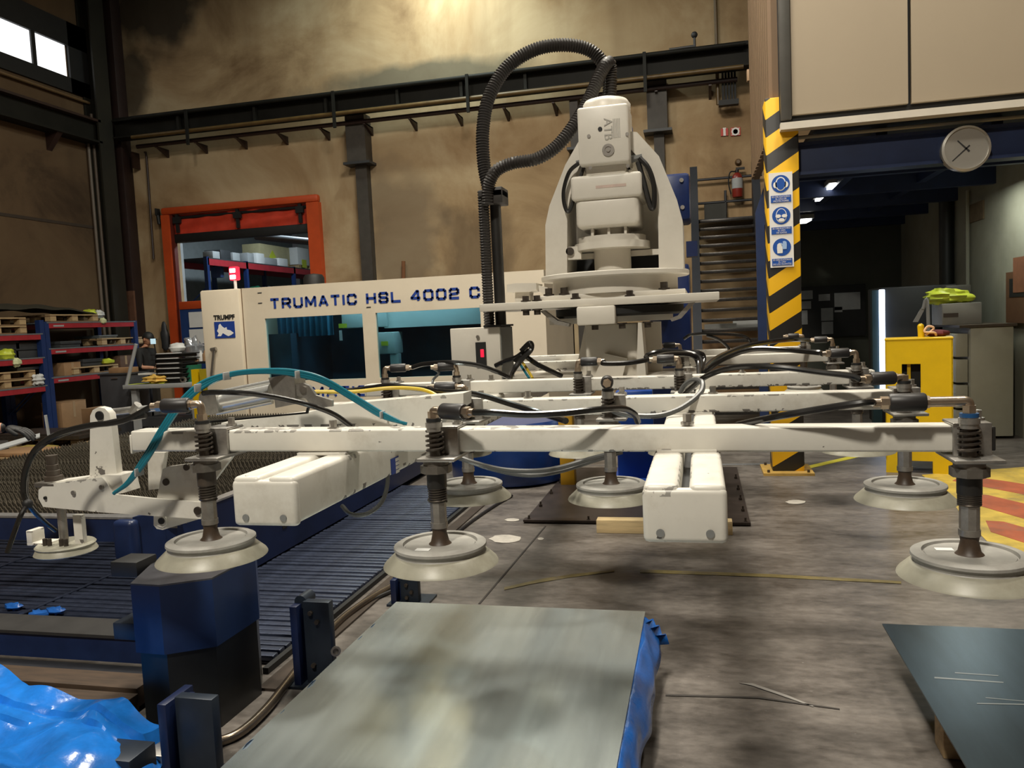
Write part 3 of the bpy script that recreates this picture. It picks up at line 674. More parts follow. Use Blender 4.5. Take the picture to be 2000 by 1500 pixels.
# wall clock on the girder
c = at(1884, 292, y=8.2); R_ = .205
ck = thing('wall_clock', (c.x, 8.2, c.z-R_), 'round white clock on the blue girder', 'clock')
obj('rim', MB().lathe(c, [(R_-.012, .0), (R_, .0), (R_, .05), (R_-.02, .06), (R_-.02, .045)][::1], n=40, ax=(0, -1, 0)).cyl(c, c+Vector((0, .1, 0)), R_*.9, n=24), mat('silver_rim', (.5, .48, .43), .35, metal=.6, var=.05), ck)
obj('face', MB().cyl(c+Vector((0, -.03, 0)), c+Vector((0, -.04, 0)), R_-.012, n=40), mat('clock_face', (.66, .60, .49), .5, var=.03), ck)
for k in range(1, 13):
    a_ = PI/2-k*PI/6; mb = text_mb(str(k), .058, (c.x+math.cos(a_)*R_*.77, 8.157, c.z+math.sin(a_)*R_*.77), (1, 0, 0), (0, 0, 1), depth=.0005, bold=.0018)
    obj('numeral', mb, INK, ck)
def hand(ang, ln, wd):
    a_ = math.radians(90-ang); d_ = Vector((math.cos(a_), 0, math.sin(a_))); n_ = Vector((-d_.z, 0, d_.x))*wd; o_ = Vector((c.x, 8.153, c.z))
    return MB().prism([o_-d_*.04-n_, o_+d_*ln-n_*.6, o_+d_*ln+n_*.6, o_-d_*.04+n_], (0, .002, 0))
obj('hour_hand', hand(317, .105, .0085), INK, ck); obj('minute_hand', hand(228, .155, .007), INK, ck)
# tubes under the office
for (p0, p1, y0, y1, lb) in (((1602, 393), (1634, 362), 12.2, 13.6, 'bright fluorescent tube slanting under the office soffit, larger'), ((1565, 437), (1576, 431), 15.0, 15.6, 'second fluorescent tube low beside the striped column')):
    A = at(*p0, y=y0 if p0[0] > 1600 else 13.5); zz = A.z; B = at(*p1, z=zz)
    t = thing('tube_lamp', ((A.x+B.x)/2, (A.y+B.y)/2, zz), lb, 'lamp')
    n_ = (B-A).normalized(); sd = n_.cross(Vector((0, 0, 1)))*.07
    obj('tube', MB().prism([A-sd, B-sd, B+sd, A+sd], (0, 0, .03)), LIT, t)
    obj('housing', MB().prism([A-sd*1.4-n_*.05+Vector((0, 0, .031)), B-sd*1.4+n_*.05+Vector((0, 0, .031)), B+sd*1.4+n_*.05+Vector((0, 0, .031)), A+sd*1.4-n_*.05+Vector((0, 0, .031))], (0, 0, .06)), GREYP, t)
A = at(1470, 300, y=10)
# noticeboard, cabinets, locker in the annexe
A = at(1562, 660, y=15.8); B = at(1690, 554, y=15.8)
t = thing('notice_board', ((A.x+B.x)/2, 15.8, A.z), 'black notice board with pinned grey sheets under the office', 'board')
obj('board', MB().span((A.x, 15.8, A.z), (B.x, 15.9, B.z)), BLACK, t)
for (x0, y0, x1, y1) in ((1564, 567, 1587, 585), (1564, 588, 1584, 604), (1565, 606, 1577, 634), (1599, 574, 1621, 588), (1630, 570, 1680, 606), (1604, 601, 1627, 627), (1605, 628, 1627, 653), (1630, 599, 1645, 610)):
    a_ = at(x0, y1, y=15.79); b_ = at(x1, y0, y=15.79)
    obj('pinned_sheet', MB().span((a_.x, 15.785, a_.z), (b_.x, 15.795, b_.z)), PAPERG, t)
A = at(1718, 760, y=11.3); B = at(1870, 554, y=11.3)
t = thing('dark_cabinet', ((A.x+B.x)/2, 11.6, 0), 'tall black cabinet with glowing strip down its left edge', 'cabinet')
obj('body', MB().span((A.x+.02, 11.3, 0), (B.x, 12.1, B.z), bev=.02), BLACK, t)
obj('side_post', MB().span((A.x-.09, 11.25, 0), (A.x+.02, 11.36, B.z-.03)), mat('dark_teal', (.008, .03, .035), .5, var=.1), t)
a_ = at(1719, 722, y=11.22); b_ = at(1731, 565, y=11.22)
obj('light_strip', MB().span((a_.x, 11.2, .35), (b_.x-.02, 11.26, b_.z), bev=.01), LITB, t)
A = at(1896, 858, z=0); B = at(1992, 862, z=0)
zt_ = at(1940, 638, y=A.y).z
t = thing('filing_cabinet', ((A.x+B.x)/2, A.y+.3, 0), 'grey beige filing cabinet with drawers before the right wall', 'cabinet')
CAB = mat('cabinet_grey', (.30, .29, .225), .5, var=.06, scale=3)
obj('body', MB().span((A.x, A.y, .03), (B.x, A.y+1.1, zt_), bev=.012), CAB, t)
obj('top', MB().span((A.x-.12, A.y-.02, zt_), (B.x+.03, A.y+1.1, zt_+.03)), mat('brown_top', (.06, .045, .03), .5, var=.1), t)
xd = at(1852, 760, y=A.y+.25).x
for k in range(4):
    z_ = .06+k*(zt_-.1)/4
    dr = obj('drawer', MB().span((A.x-.14, A.y+.06, z_), (A.x-.01, A.y+1.05, z_+(zt_-.1)/4-.03), bev=.008), CAB, t)
    obj('handle', MB().span((A.x-.165, A.y+.4, z_+.1), (A.x-.14, A.y+.8, z_+.13)), DGREY, dr)
zt2 = zt_+.03
A2 = at(1838, 632, y=A.y+.4); B2 = at(1915, 632, y=A.y+.4)
t2 = thing('document_box', ((A2.x+B2.x)/2, A.y+.5, zt2), 'grey archive box with dark label under the lime bag', 'box')
zq = at(1870, 592, y=A.y+.4).z
obj('body', MB().span((A2.x, A.y+.35, zt2), (B2.x, A.y+.8, zq), bev=.008), mat('grey_card', (.22, .21, .18), .7, var=.06), t2)
a_ = at(1843, 620, y=A.y+.34); b_ = at(1872, 611, y=A.y+.34); obj('label_strip', MB().span((a_.x, A.y+.345, a_.z), (b_.x, A.y+.352, b_.z)), mat('label_brown', (.05, .035, .025), .6, var=0), t2)
pm = at(1850, 583, y=A.y+.5)
own('lime_bag', MB().sph((pm.x, A.y+.55, zq+.09), (.24, .16, .1), 20, 12, fn=lambda p: p*(1+.13*math.sin(p.x*8+1)*math.cos(p.y*9)+.1*math.sin(p.z*11+p.x*4))).sph((pm.x+.2, A.y+.55, zq+.06), (.13, .1, .06), 12, 8), LIME, 'crumpled lime green bag on the grey archive box', 'bag')
a_ = at(1840, 590, y=A.y+1.0); b_ = at(1890, 556, y=A.y+1.0)
own('dark_monitor', MB().span((a_.x, A.y+.85, zt2), (b_.x, A.y+1.1, b_.z), bev=.02), mat('dark_beige', (.06, .055, .045), .5, var=.1), 'dark box standing behind the lime bag', 'box')
own('hanging_tag', MB().prism([at(1783, 629, y=10.2), at(1793, 629, y=10.2), at(1806, 604, y=10.2), at(1798, 603, y=10.2)], (0, .01, 0)).tube([at(1802, 604, y=10.2), at(1812, 602, y=10.2), Vector((at(1815, 660, y=10.2).x, 10.2, 0))], .02, n=8), PAPERG, 'pale slanted tag on a bent grey stand before the black cabinet', 'stand')
a_ = at(1970, 630, x=XR-.02); b_ = at(2003, 528, x=XR-.02)
t = thing('key_board', (XR-.03, (a_.y+b_.y)/2, a_.z), 'brown framed board on the right wall above the cabinet', 'board')
BRN = mat('brown_frame', (.12, .06, .03), .5, var=.15)
obj('frame', MB().span((XR-.05, b_.y-1.2, a_.z), (XR, a_.y, b_.z)), BRN, t)
obj('glass', MB().span((XR-.055, b_.y-1.1, a_.z+.3), (XR-.05, a_.y-.12, b_.z-.08)), BLACK, t)
obj('sheet', MB().span((XR-.06, b_.y-1.0, a_.z+.35), (XR-.055, a_.y-.25, a_.z+.75)), mat('faded_orange', (.2, .08, .04), .6, var=.2), t)
a_ = at(1849, 560, x=XR-.1); 
own('annexe_pipe', MB().cyl((XR-.1, a_.y, 1.2), (XR-.1, a_.y, 3.2), .1, n=12), mat('black_green_pipe', (.012, .014, .012), .5, var=.1), 'thick dark vertical pipe on the grey right wall', 'pipe')
a_ = at(1890, 500, x=XR-.04); own('thin_annexe_pipe', MB().cyl((XR-.04, a_.y, .9), (XR-.04, a_.y, 3.1), .025, n=8), WALLG, 'thin grey conduit on the right wall beside the dark pipe', 'pipe')
a_ = at(1905, 415, x=XR); own('rust_patch_plate', MB().span((XR-.02, a_.y-.35, a_.z-.12), (XR, a_.y+.35, a_.z+.12)), mat('brown_stain', (.14, .1, .055), .8, var=.3), 'brown plate high on the grey right wall', 'panel')
# yellow guard post
A = at(1740, 925, z=0); yv = A.y
gx0, gx1 = A.x, at(1868, 938, y=yv).x; gz = at(1740, 666, y=yv).z
t = thing('yellow_guard', ((gx0+gx1)/2, yv+.15, 0), 'bright yellow steel guard box with slot, right of the striped column', 'guard')
s0, s1 = at(1770, 735, y=yv).x, at(1806, 735, y=yv).x; h0, h1 = at(1788, 758, y=yv).z, at(1788, 711, y=yv).z
n0, n1 = at(1775, 925, y=yv).x, at(1822, 925, y=yv).x
mb = MB().span((gx0, yv, .12), (s0, yv+.02, gz)).span((s1, yv, .12), (gx1, yv+.02, gz)).span((s0, yv, h1), (s1, yv+.02, gz)).span((s0, yv, .12), (s1, yv+.02, h0))
obj('front_plate', mb, YEL, t)
obj('foot', MB().span((gx0, yv, 0), (gx0+.14, yv+.3, .12)), YEL, t); obj('foot', MB().span((gx1-.17, yv-.0, 0), (gx1, yv+.3, .12)), YEL, t)
obj('side_plate', MB().span((gx1-.012, yv, .1), (gx1, yv+.34, gz)), YEL, t); obj('side_plate', MB().span((gx0, yv, .1), (gx0+.012, yv+.34, gz)), YEL, t)
obj('back_plate', MB().span((gx0, yv+.32, .1), (gx1, yv+.34, gz)), YEL, t)
obj('cap', MB().span((gx0-.005, yv-.005, gz), (gx1+.005, yv+.345, gz+.02), bev=.006), YEL, t)
obj('inner_rail', MB().span((s0+.045, yv+.05, .5), (s0+.075, yv+.09, 1.1)), YEL, t); obj('inner_dark', MB().span((s0-.1, yv+.12, .4), (s1+.1, yv+.13, 1.2)), BLACK, t)
t.rotation_euler = (0, 0, math.radians(-13))
zg = gz+.02; xx = at(1808, 660, y=yv).x
own('yellow_hook', MB().cyl((xx, yv+.15, zg), (xx-.005, yv+.15, zg+.1), .03, n=12).sph((xx-.005, yv+.15, zg+.1), .03), YEL, 'small yellow hook standing on the yellow guard', 'hook')
own('coiled_rope', MB().tube([(xx+.03, yv+.13, zg+.015), (xx+.1, yv+.12, zg+.08), (xx+.05, yv+.12, zg+.1), (xx+.02, yv+.11, zg+.05), (xx+.1, yv+.1, zg+.04), (xx+.12, yv+.12, zg+.012)], .011, n=6), mat('peach_cord', (.7, .45, .28), .6, var=.1), 'peach coloured cord coiled on top of the yellow guard', 'cord')
own('red_rag', MB().sph((xx+.15, yv+.18, zg+.03), (.1, .08, .035), fn=lambda p: p*(1+.15*math.sin(p.x*9)*math.cos(p.y*7))), mat('dark_red_cloth', (.1, .012, .015), .8, var=.2), 'dark red rag beside the cord on the yellow guard', 'cloth')

# ------------------------------------------------------------------ staircase
st = thing('staircase', (.48, 12.9, 0), 'steep open dark steel staircase rising behind the striped column', 'stairs')
sx0, sx1 = .02, .95; SL = (3.26-1.36)/(14.8-12.6); y0s = 12.6-1.36/SL
STG = mat('stair_blue_grey', (.014, .016, .022), .45, var=.15)
TRD = mat('tread_plate', (.05, .046, .043), .3, metal=.6, var=.3, scale=40)
for x, nm in ((sx0-.13, 'stringer'), (sx1, 'stringer')):
    obj(nm, MB().prism([(x, y0s-.25, 0), (x, y0s+.15, 0), (x, 14.95, 3.12), (x, 14.95, 4.25), (x, 14.55, 3.55), (x, 14.3, 3.1)], (.13, 0, 0)), STG, st)
for k in range(21):
    z_ = 3.26-k*.158; y_ = 14.8-k*.158/SL
    tr = obj('tread', MB().span((sx0, y_-.12, z_-.05), (sx1, y_+.12, z_), bev=.004), TRD, st)
    if 8 <= k: pass
obj('landing', MB().span((-.05, 14.92, 3.22), (1.09, 15.95, 3.3)), STG, st)
for (za, zb_) in ((352, 346), (398, 394)):
    A = at(1372, za, y=15.9); obj('landing_rail', MB().cyl((-.05, 15.85, A.z), (1.2, 15.85, A.z), .025, n=8), STG, st)
obj('rail_post', MB().cyl((at(1417, 390, y=15.85).x, 15.85, 3.3), (at(1417, 390, y=15.85).x, 15.85, at(1417, 372, y=15.85).z), .025, n=8), STG, st)
A = at(1376, 430, y=15.5); B = at(1418, 396, y=15.5); obj('landing_panel', MB().span((A.x, 15.5, 3.3), (B.x, 15.56, B.z)), OLIVE, st)
A = at(1481, 660, y=10.6); B = at(1498, 660, y=10.6)
obj('side_plate', MB().prism([(A.x, 10.6, 0), (B.x, 10.6, 0), (B.x, 10.6, at(1493, 366, y=10.6).z), (A.x, 10.6, at(1481, 415, y=10.6).z)], (0, .06, 0)), mat('stair_blue', (.01, .024, .08), .45, var=.15), st)
own('white_boards', MB().span(Vector((at(1376, 645, y=14.2).x, 14.2, at(1376, 645, y=14.2).z)), at(1438, 631, y=14.3)).span(at(1432, 645, y=14.32), at(1492, 624, y=14.4)), PAPER, 'white boards seen between the lowest visible treads of the staircase', 'board')
own('cardboard_boards', MB().span((at(1370, 650, y=14.6).x, 14.6, 0), (at(1495, 650, y=14.7).x, 14.7, at(1400, 642, y=14.6).z)), CARD, 'brown boards standing on the floor behind the staircase', 'board')
# fire extinguisher and signs on the back wall
A = at(1440, 358, y=15.85)
e = thing('fire_extinguisher', (A.x, 15.85, A.z-.28), 'red fire extinguisher with pale label on the wall above the stairs', 'extinguisher')
obj('cylinder', MB().lathe((A.x, 15.85, A.z-.26), [(0, 0), (.09, 0), (.1, .02), (.1, .36), (.07, .43), (.03, .46), (0, .46)], n=18), mat('dark_red_enamel', (.2, .02, .012), .35, var=.1), e)
obj('label', MB().cyl((A.x, 15.85, A.z-.1), (A.x, 15.85, A.z+.09), .1015, n=18), PAPERG, e)
obj('valve', MB().cyl((A.x, 15.85, A.z+.2), (A.x, 15.85, A.z+.25), .035).span((A.x-.02, 15.82, A.z+.25), (A.x+.14, 15.88, A.z+.29)), BLACK, e)
obj('hose', MB().tube([(A.x-.03, 15.83, A.z+.22), (A.x-.13, 15.8, A.z+.2), (A.x-.16, 15.8, A.z), (A.x-.12, 15.8, A.z-.2)], .013, n=6), BLACK, e)
obj('bracket', MB().span((A.x-.05, 15.93, A.z-.1), (A.x+.05, 16, A.z+.1)), DGREY, e)
for (x0, x1, kind, lb) in ((1408, 1422, 0, 'red fire extinguisher sign on the ochre wall, left one of the pair'), (1427, 1446, 1, 'red alarm button sign with white ring on the ochre wall')):
    a_ = at(x0, 266, y=15.98); b_ = at(x1, 250 if kind == 0 else 248, y=15.98)
    t = thing('fire_sign', ((a_.x+b_.x)/2, 15.98, a_.z), lb, 'sign')
    obj('plate', MB().span((a_.x, 15.975, a_.z), (b_.x, 15.99, b_.z)), SIGNR, t)
    cx_, cz_ = (a_.x+b_.x)/2, (a_.z+b_.z)/2
    if kind == 0: obj('symbol', MB().span((cx_-.022, 15.968, cz_-.07), (cx_+.022, 15.974, cz_+.06)).span((cx_-.03, 15.968, cz_+.06), (cx_+.03, 15.974, cz_+.08)), SIGNW, t)
    else:
        obj('symbol', MB().lathe((cx_, 15.974, cz_), [(.045, 0), (.075, 0), (.075, .006), (.045, .006), (.045, 0)], n=20, ax=(0, -1, 0)), SIGNW, t)
        w_ = (b_.x-a_.x)/2
        obj('border', MB().span((a_.x+.015, 15.97, b_.z-.025), (b_.x-.015, 15.974, b_.z-.015)).span((a_.x+.015, 15.97, a_.z+.015), (b_.x-.015, 15.974, a_.z+.025)), SIGNW, t)
A = at(1442, 315, y=15.9); own('wall_bell', MB().lathe((A.x, 16, A.z), [(0, 0), (.06, 0), (.06, .04), (.035, .08), (0, .08)], n=14, ax=(0, -1, 0)), mat('brown_bell', (.12, .07, .03), .5, var=.1), 'small round brown fitting above the fire extinguisher', 'fitting')
# ================================================================== LASER CUTTING CABINET
LY = 9.5
def lx(px, py=650): return at(px, py, y=LY).x
def lz(px, py): return at(px, py, y=LY).z
def glass_mat(name, tint, refl=.07):
    M = bpy.data.materials.new(name); M.use_nodes = True; nt = M.node_tree; N = nt.nodes; L = nt.links; N.clear()
    o = N.new('ShaderNodeOutputMaterial'); t = N.new('ShaderNodeBsdfTransparent'); t.inputs[0].default_value = (*tint, 1)
    g = N.new('ShaderNodeBsdfGlossy'); g.inputs['Roughness'].default_value = .03; g.inputs[0].default_value = (.9, .95, 1, 1)
    mx = N.new('ShaderNodeMixShader'); mx.inputs[0].default_value = refl
    L.new(t.outputs[0], mx.inputs[1]); L.new(g.outputs[0], mx.inputs[2]); L.new(mx.outputs[0], o.inputs[0]); return M
GLASS = glass_mat('blue_laser_glass', (.55, .74, .80), .05)
x0, xs_, x1 = lx(400), lx(478), lx(1067)
zt = lz(735, 547)
lm = thing('laser_cutter', ((x0+x1)/2, LY+1, 0), 'long cream laser cutting cabinet with two blue windows and blue lettering', 'machine')
wA = (lx(522, 690), lx(712, 690), lz(620, 742), lz(620, 617)); wB = (lx(738, 690), lx(942, 690), lz(840, 744), lz(840, 607))
mb = MB()
mb.span((xs_, LY, wA[3]), (x1, LY+.06, zt)).span((xs_, LY, .25), (x1, LY+.06, wA[2]))
mb.span((xs_, LY, wA[2]), (wA[0], LY+.06, wA[3])).span((wA[1], LY, wA[2]), (wB[0], LY+.06, wA[3])).span((wB[1], LY, wA[2]), (x1, LY+.06, wA[3]))
obj('front_panel', mb, CREAM, lm)
obj('left_module', MB().span((x0, LY-.05, .25), (xs_-.02, LY+2.2, zt+.0), bev=.025), CREAM, lm)
obj('module_seam', MB().span((xs_-.02, LY+.01, .25), (xs_, LY+.4, zt)), mat('brown_seam', (.16, .10, .05), .6, var=.1), lm)
obj('roof_panel', MB().span((xs_, LY+.06, zt-.04), (x1, LY+2.2, zt+.0)), CREAM, lm)
obj('end_panel', MB().span((x1-.05, LY+.06, .25), (x1, LY+2.2, zt-.04)), CREAM, lm)
obj('back_panel', MB().span((xs_, LY+2.1, .25), (x1, LY+2.2, zt-.04)), DGREY, lm)
obj('plinth', MB().span((x0+.05, LY+.05, 0), (x1-.05, LY+2.1, .25)), DBLUE, lm)
obj('window_pane', MB().span((wA[0], LY+.025, wA[2]), (wA[1], LY+.033, wA[3])), GLASS, lm)
obj('window_pane', MB().span((wB[0], LY+.025, wA[2]), (wB[1], LY+.033, wA[3])), GLASS, lm)
LETB = LOGO
A = lz(735, 582)
# wide square-cornered capitals drawn as strokes on a unit cell
rc = .2
ST = dict(T=[[(0, 1), (1, 1)], [(.5, 1), (.5, 0)]], R=[[(0, 0), (0, 1), (.8, 1), (1, .85), (1, .6), (.8, .47), (0, .47)], [(.6, .47), (1, 0)]],
          U=[[(0, 1), (0, .18), (.18, 0), (.82, 0), (1, .18), (1, 1)]], M=[[(0, 0), (0, 1), (.06, 1), (.5, .18), (.94, 1), (1, 1), (1, 0)]], A=[[(0, 0), (.44, 1), (.56, 1), (1, 0)], [(.2, .3), (.8, .3)]],
          I=[[(.5, 0), (.5, 1)]], C=[[(1, .7), (1, .84), (.84, 1), (.16, 1), (0, .84), (0, .16), (.16, 0), (.84, 0), (1, .16), (1, .3)]], H=[[(0, 0), (0, 1)], [(1, 0), (1, 1)], [(0, .5), (1, .5)]],
          S=[[(1, .75), (1, .87), (.87, 1), (.13, 1), (0, .87), (0, .65), (.13, .53), (.87, .47), (1, .35), (1, .13), (.87, 0), (.13, 0), (0, .13), (0, .25)]], L=[[(0, 1), (0, 0), (1, 0)]],
          Q=[[(.16, 0), (0, .16), (0, .84), (.16, 1), (.84, 1), (1, .84), (1, .16), (.84, 0), (.16, 0)]])
ST['4'] = [[(.8, 0), (.8, 1), (.66, 1), (0, .3), (0, .24), (1, .24)]]; ST['0'] = ST['Q']
ST['2'] = [[(0, .72), (0, .86), (.14, 1), (.86, 1), (1, .86), (1, .62), (.86, .52), (.14, .45), (0, .33), (0, 0), (1, 0)]]
def letters(txt, xa, xb, zc, h, y, m_, parent, wt=.23):
    adv = [.3 if c == 'I' else .62 if c == ' ' else 1.5 if c == 'M' else 1.3 for c in txt]
    tot = sum(adv)+.28*(len(txt)-1); u = (xb-xa)/tot; x = xa; hw = wt*h/2
    for c, a in zip(txt, adv):
        if c != ' ':
            mb = MB(); w_ = max(a*u-2*hw, .0)
            P_ = lambda p: (x+hw+(p[0]*w_ if c != 'I' else (a*u-2*hw)/2), zc-h/2+hw+p[1]*(h-2*hw))
            for pl in ST[c]:
                q_ = [Vector(P_(p)) for p in pl]
                for k in range(len(q_)-1):
                    d_ = (q_[k+1]-q_[k]).normalized(); n_ = Vector((-d_.y, d_.x))*hw; e0, e1 = q_[k]-d_*hw*.5, q_[k+1]+d_*hw*.5
                    mb._geo([(p.x, y, p.y) for p in (e0-n_, e1-n_, e1+n_, e0+n_)], [(0, 1, 2, 3)], False)
            obj('letter', mb, m_, parent)
        x += a*u+.28*u
letters('TRUMATIC HSL 4002 C', lx(527, 585), lx(938, 578), A, .145, LY-.004, LETB, lm)
letters('TRUMATIC', lx(527), lx(712), lz(680, 764), .14, LY-.004, LETB, lm)
mb = text_mb('TRUMPF', .085, (at(438, 620, y=LY-.05).x, LY-.054, at(438, 620, y=LY-.05).z), (1, 0, 0), (0, 0, 1), bold=.003); obj('emblem_lettering', mb, INK, lm)
a_ = at(420, 661, y=LY-.06); b_ = at(457, 627, y=LY-.06)
obj('emblem', MB().span((a_.x, LY-.056, a_.z), (b_.x, LY-.051, b_.z)), LOGO, lm)
W_, H_ = b_.x-a_.x, b_.z-a_.z
pts = [(.12, .12), (.2, .3), (.12, .45), (.2, .62), (.22, .8), (.3, .88), (.38, .72), (.5, .6), (.6, .66), (.62, .5), (.78, .45), (.94, .28), (.8, .16), (.66, .1), (.5, .22), (.4, .3), (.3, .12)]
obj('emblem_shape', MB().prism([(a_.x+W_*u, LY-.058, a_.z+H_*v) for u, v in pts], (0, .002, 0)), SIGNW, lm)
obj('latch', MB().cyl(at(413, 735, y=LY-.08), at(418, 683, y=LY-.08), .02, n=8).cyl(at(412, 683, y=LY-.08), at(422, 681, y=LY-.08), .025, n=8), STEEL, lm)
for px, py in ((507, 572), (508, 592), (720, 600)):
    p = at(px, py, y=LY-.002); obj('slot', MB().span((p.x-.03, LY-.004, p.z-.006), (p.x+.03, LY, p.z+.006)), DGREY, lm)
# interior seen through the panes
IN = mat('pale_interior', (.5, .58, .56), .6, var=.05); IND = mat('dark_interior', (.03, .07, .11), .5, var=.3, scale=1.5)
obj('left_screen', MB().span((xs_+.05, LY+.3, .85), (xs_+.5, LY+1.5, 1.6)), IND, lm)
obj('inner_bulkhead', MB().span((xs_+.1, LY+1.5, .3), (x1-.1, LY+1.55, zt-.3)), IND, lm)
cur = MB(); xa, xb = wA[0]-.1, lx(625, 640)-.05
def ribs(u, v): return Vector((xa+(xb-xa)*u, LY+.5+.03*math.sin(u*60), 1.55+.65*v))
cur.grid(ribs, 60, 1, (0, .01, 0)); obj('ribbed_curtain', cur, mat('blue_curtain', (.02, .16, .27), .5, var=.1), lm)
obj('inner_cabinet', MB().span((lx(626)-.03, LY+.7, 1.63), (wA[1]+.05, LY+1.4, 2.1), bev=.02), IN, lm)
p = at(681, 636, y=LY+.88); obj('warning_label', MB().span((p.x-.06, LY+.685, p.z-.03), (p.x+.06, LY+.695, p.z+.03)), LIME, lm)
p = at(678, 653, y=LY+.88); obj('hanging_tag', MB().span((p.x-.02, LY+.67, p.z-.08), (p.x+.02, LY+.68, p.z+.06)), FOAM, lm)
obj('inner_beam', MB().span((wB[0]-.2, LY+.75, lz(840, 640)+.02), (wB[1]+.2, LY+1.2, 2.12)), IN, lm)
a_ = at(742, 692, y=LY+.6); b_ = at(770, 648, y=LY+.6)
obj('cutting_head', MB().span((a_.x-.05, LY+.6, a_.z), (b_.x, LY+.9, b_.z), bev=.015).span((b_.x-.1, LY+.65, a_.z-.15), (b_.x+.02, LY+.75, a_.z)), IN, lm)
p = at(751, 671, y=LY+.59); obj('warning_label', MB().span((p.x-.05, LY+.59, p.z-.03), (p.x+.05, LY+.597, p.z+.03)), LIME, lm)
obj('inner_table', MB().span((xs_+.2, LY+.2, .8), (x1-.2, LY+1.5, .84)), mat('blue_floor_inside', (.02, .06, .10), .3, var=.3), lm)
l_ = area('cabinet_lamp', ((xs_+x1)/2-.6, LY+.45, zt-.12), 26, .2, (.85, .97, 1), shape='RECTANGLE', size_y=.1); l_.data.size = 3.2
# signal lamp on a stalk above the cabinet
p = at(457, 535, y=LY+.5)
sl = thing('signal_lamp', (p.x, LY+.5, zt), 'red glowing signal lamp on a white stalk above the laser cabinet', 'lamp')
obj('stalk', MB().cyl((p.x+.01, LY+.5, zt), (p.x+.01, LY+.5, p.z-.07), .022, n=10), PAPER, sl)
obj('housing', MB().span((p.x-.065, LY+.47, p.z-.09), (p.x+.065, LY+.56, p.z+.1), bev=.02), REDL, sl)
for dz_ in (-.045, .045): obj('lens', MB().span((p.x-.045, LY+.455, p.z+dz_-.03), (p.x+.045, LY+.475, p.z+dz_+.03), bev=.01), REDW, sl)

# ================================================================== SUCTION GRIPPER
gr = thing('suction_gripper', (-.6, 5.07, 1.09), 'white suction gripper frame of cross beams with motor tower, hoses and round cups', 'gripper')
ZT = 1.296; ZBm = 1.228                     # cross beam top / bottom
LXs = ((-1.235, -1.05, 1.87), (-.137, .045, 1.782))
ZL1, ZL0 = 1.224, 1.09
for (xa, xb, y0) in LXs:
    w_ = (xb-xa-.022)/2
    for x in (xa, xb-w_):
        obj('longitudinal_tube', MB().span((x, y0+.004, ZL0+.004), (x+w_, 8.1, ZL1), bev=.014, seg=3), WHITE, gr)
    cap = obj('end_cap', MB().span((xa-.002, y0, ZL0), (xb+.002, y0+.03, ZL1-.010), bev=.013, seg=4), WHITE, gr)
    for fxx in (.2, .8):
        x = xa+(xb-xa)*fxx
        obj('plug', MB().cyl((x, y0-.003, ZL0+.024), (x, y0+.004, ZL0+.024), .0095, n=14), GREYP, cap)
obj('groove_filler', MB().span((LXs[1][0]+.07, 1.9, ZL0+.02), (LXs[1][1]-.07, 8, ZL0+.08)), DGREY, gr)
obj('groove_filler', MB().span((LXs[0][0]+.06, 1.89, ZL0+.02), (LXs[0][1]-.06, 8, ZL0+.122)), WHITE, gr)
BE = [(2.215, 250, 1936), (3.07, None, 1792), (4.11, 716, 1704), (5.95, None, 1637), (7.0, None, 1576)]
beams = []
for i, (y, pl, prr) in enumerate(BE):
    xa = at(pl, 800, y=y).x if pl else -1.55 if i == 1 else -1.85
    xb = at(prr, 800 if i < 2 else 740, y=y).x
    w_ = .078
    zt_, zb_ = ZT, ZBm
    mb = MB().span((xa, y, zb_), (xb, y+w_, zt_), bev=.007, seg=3)
    for v in mb.b.verts: v.co.z -= (v.co.x+.55)*.0085*(i == 0)          # the front beam hangs a touch lower on the right
    obj('cross_beam', mb, WHITE, gr)
    obj('beam_end_cap', MB().span((xb, y+.003, zb_+.003-(xb+.55)*.0085*(i == 0)), (xb+.012, y+w_-.003, zt_-.003-(xb+.55)*.0085*(i == 0)), bev=.003), RUBBER if i == 0 else WHITE, gr)
    obj('beam_end_cap', MB().span((xa-.008, y+.003, zb_+.003), (xa, y+w_-.003, zt_-.003), bev=.003), WHITE, gr)
def bolt(p, r, h, ax=(0, 0, 1), m_=None, parent=None, name='bolt'):
    p = Vector(p); ax = Vector(ax)
    return obj(name, MB().cyl(p, p+ax*h*.25, r*1.5, n=14).cyl(p+ax*h*.25, p+ax*h, r, n=6), m_ or STEEL, parent or gr)
for px, i in ((650, 0), (1342, 0), (1030, 1), (1392, 1), (960, 2), (1450, 2)):
    y = BE[i][0]+.035; x = at(px, 820 if i == 0 else 750, y=y).x
    bolt((x, y, ZT), .012, .03)
    for yy_ in (0,): pass
# wedge pads between cross beams and tubes
for (y, _, _) in BE:
    for (xa, xb, _) in LXs:
        obj('saddle_pad', MB().span((xa+.01, y-.005, ZL1-.002), (xb-.01, y+.083, ZBm+.003), bev=.003), WHITE, gr)

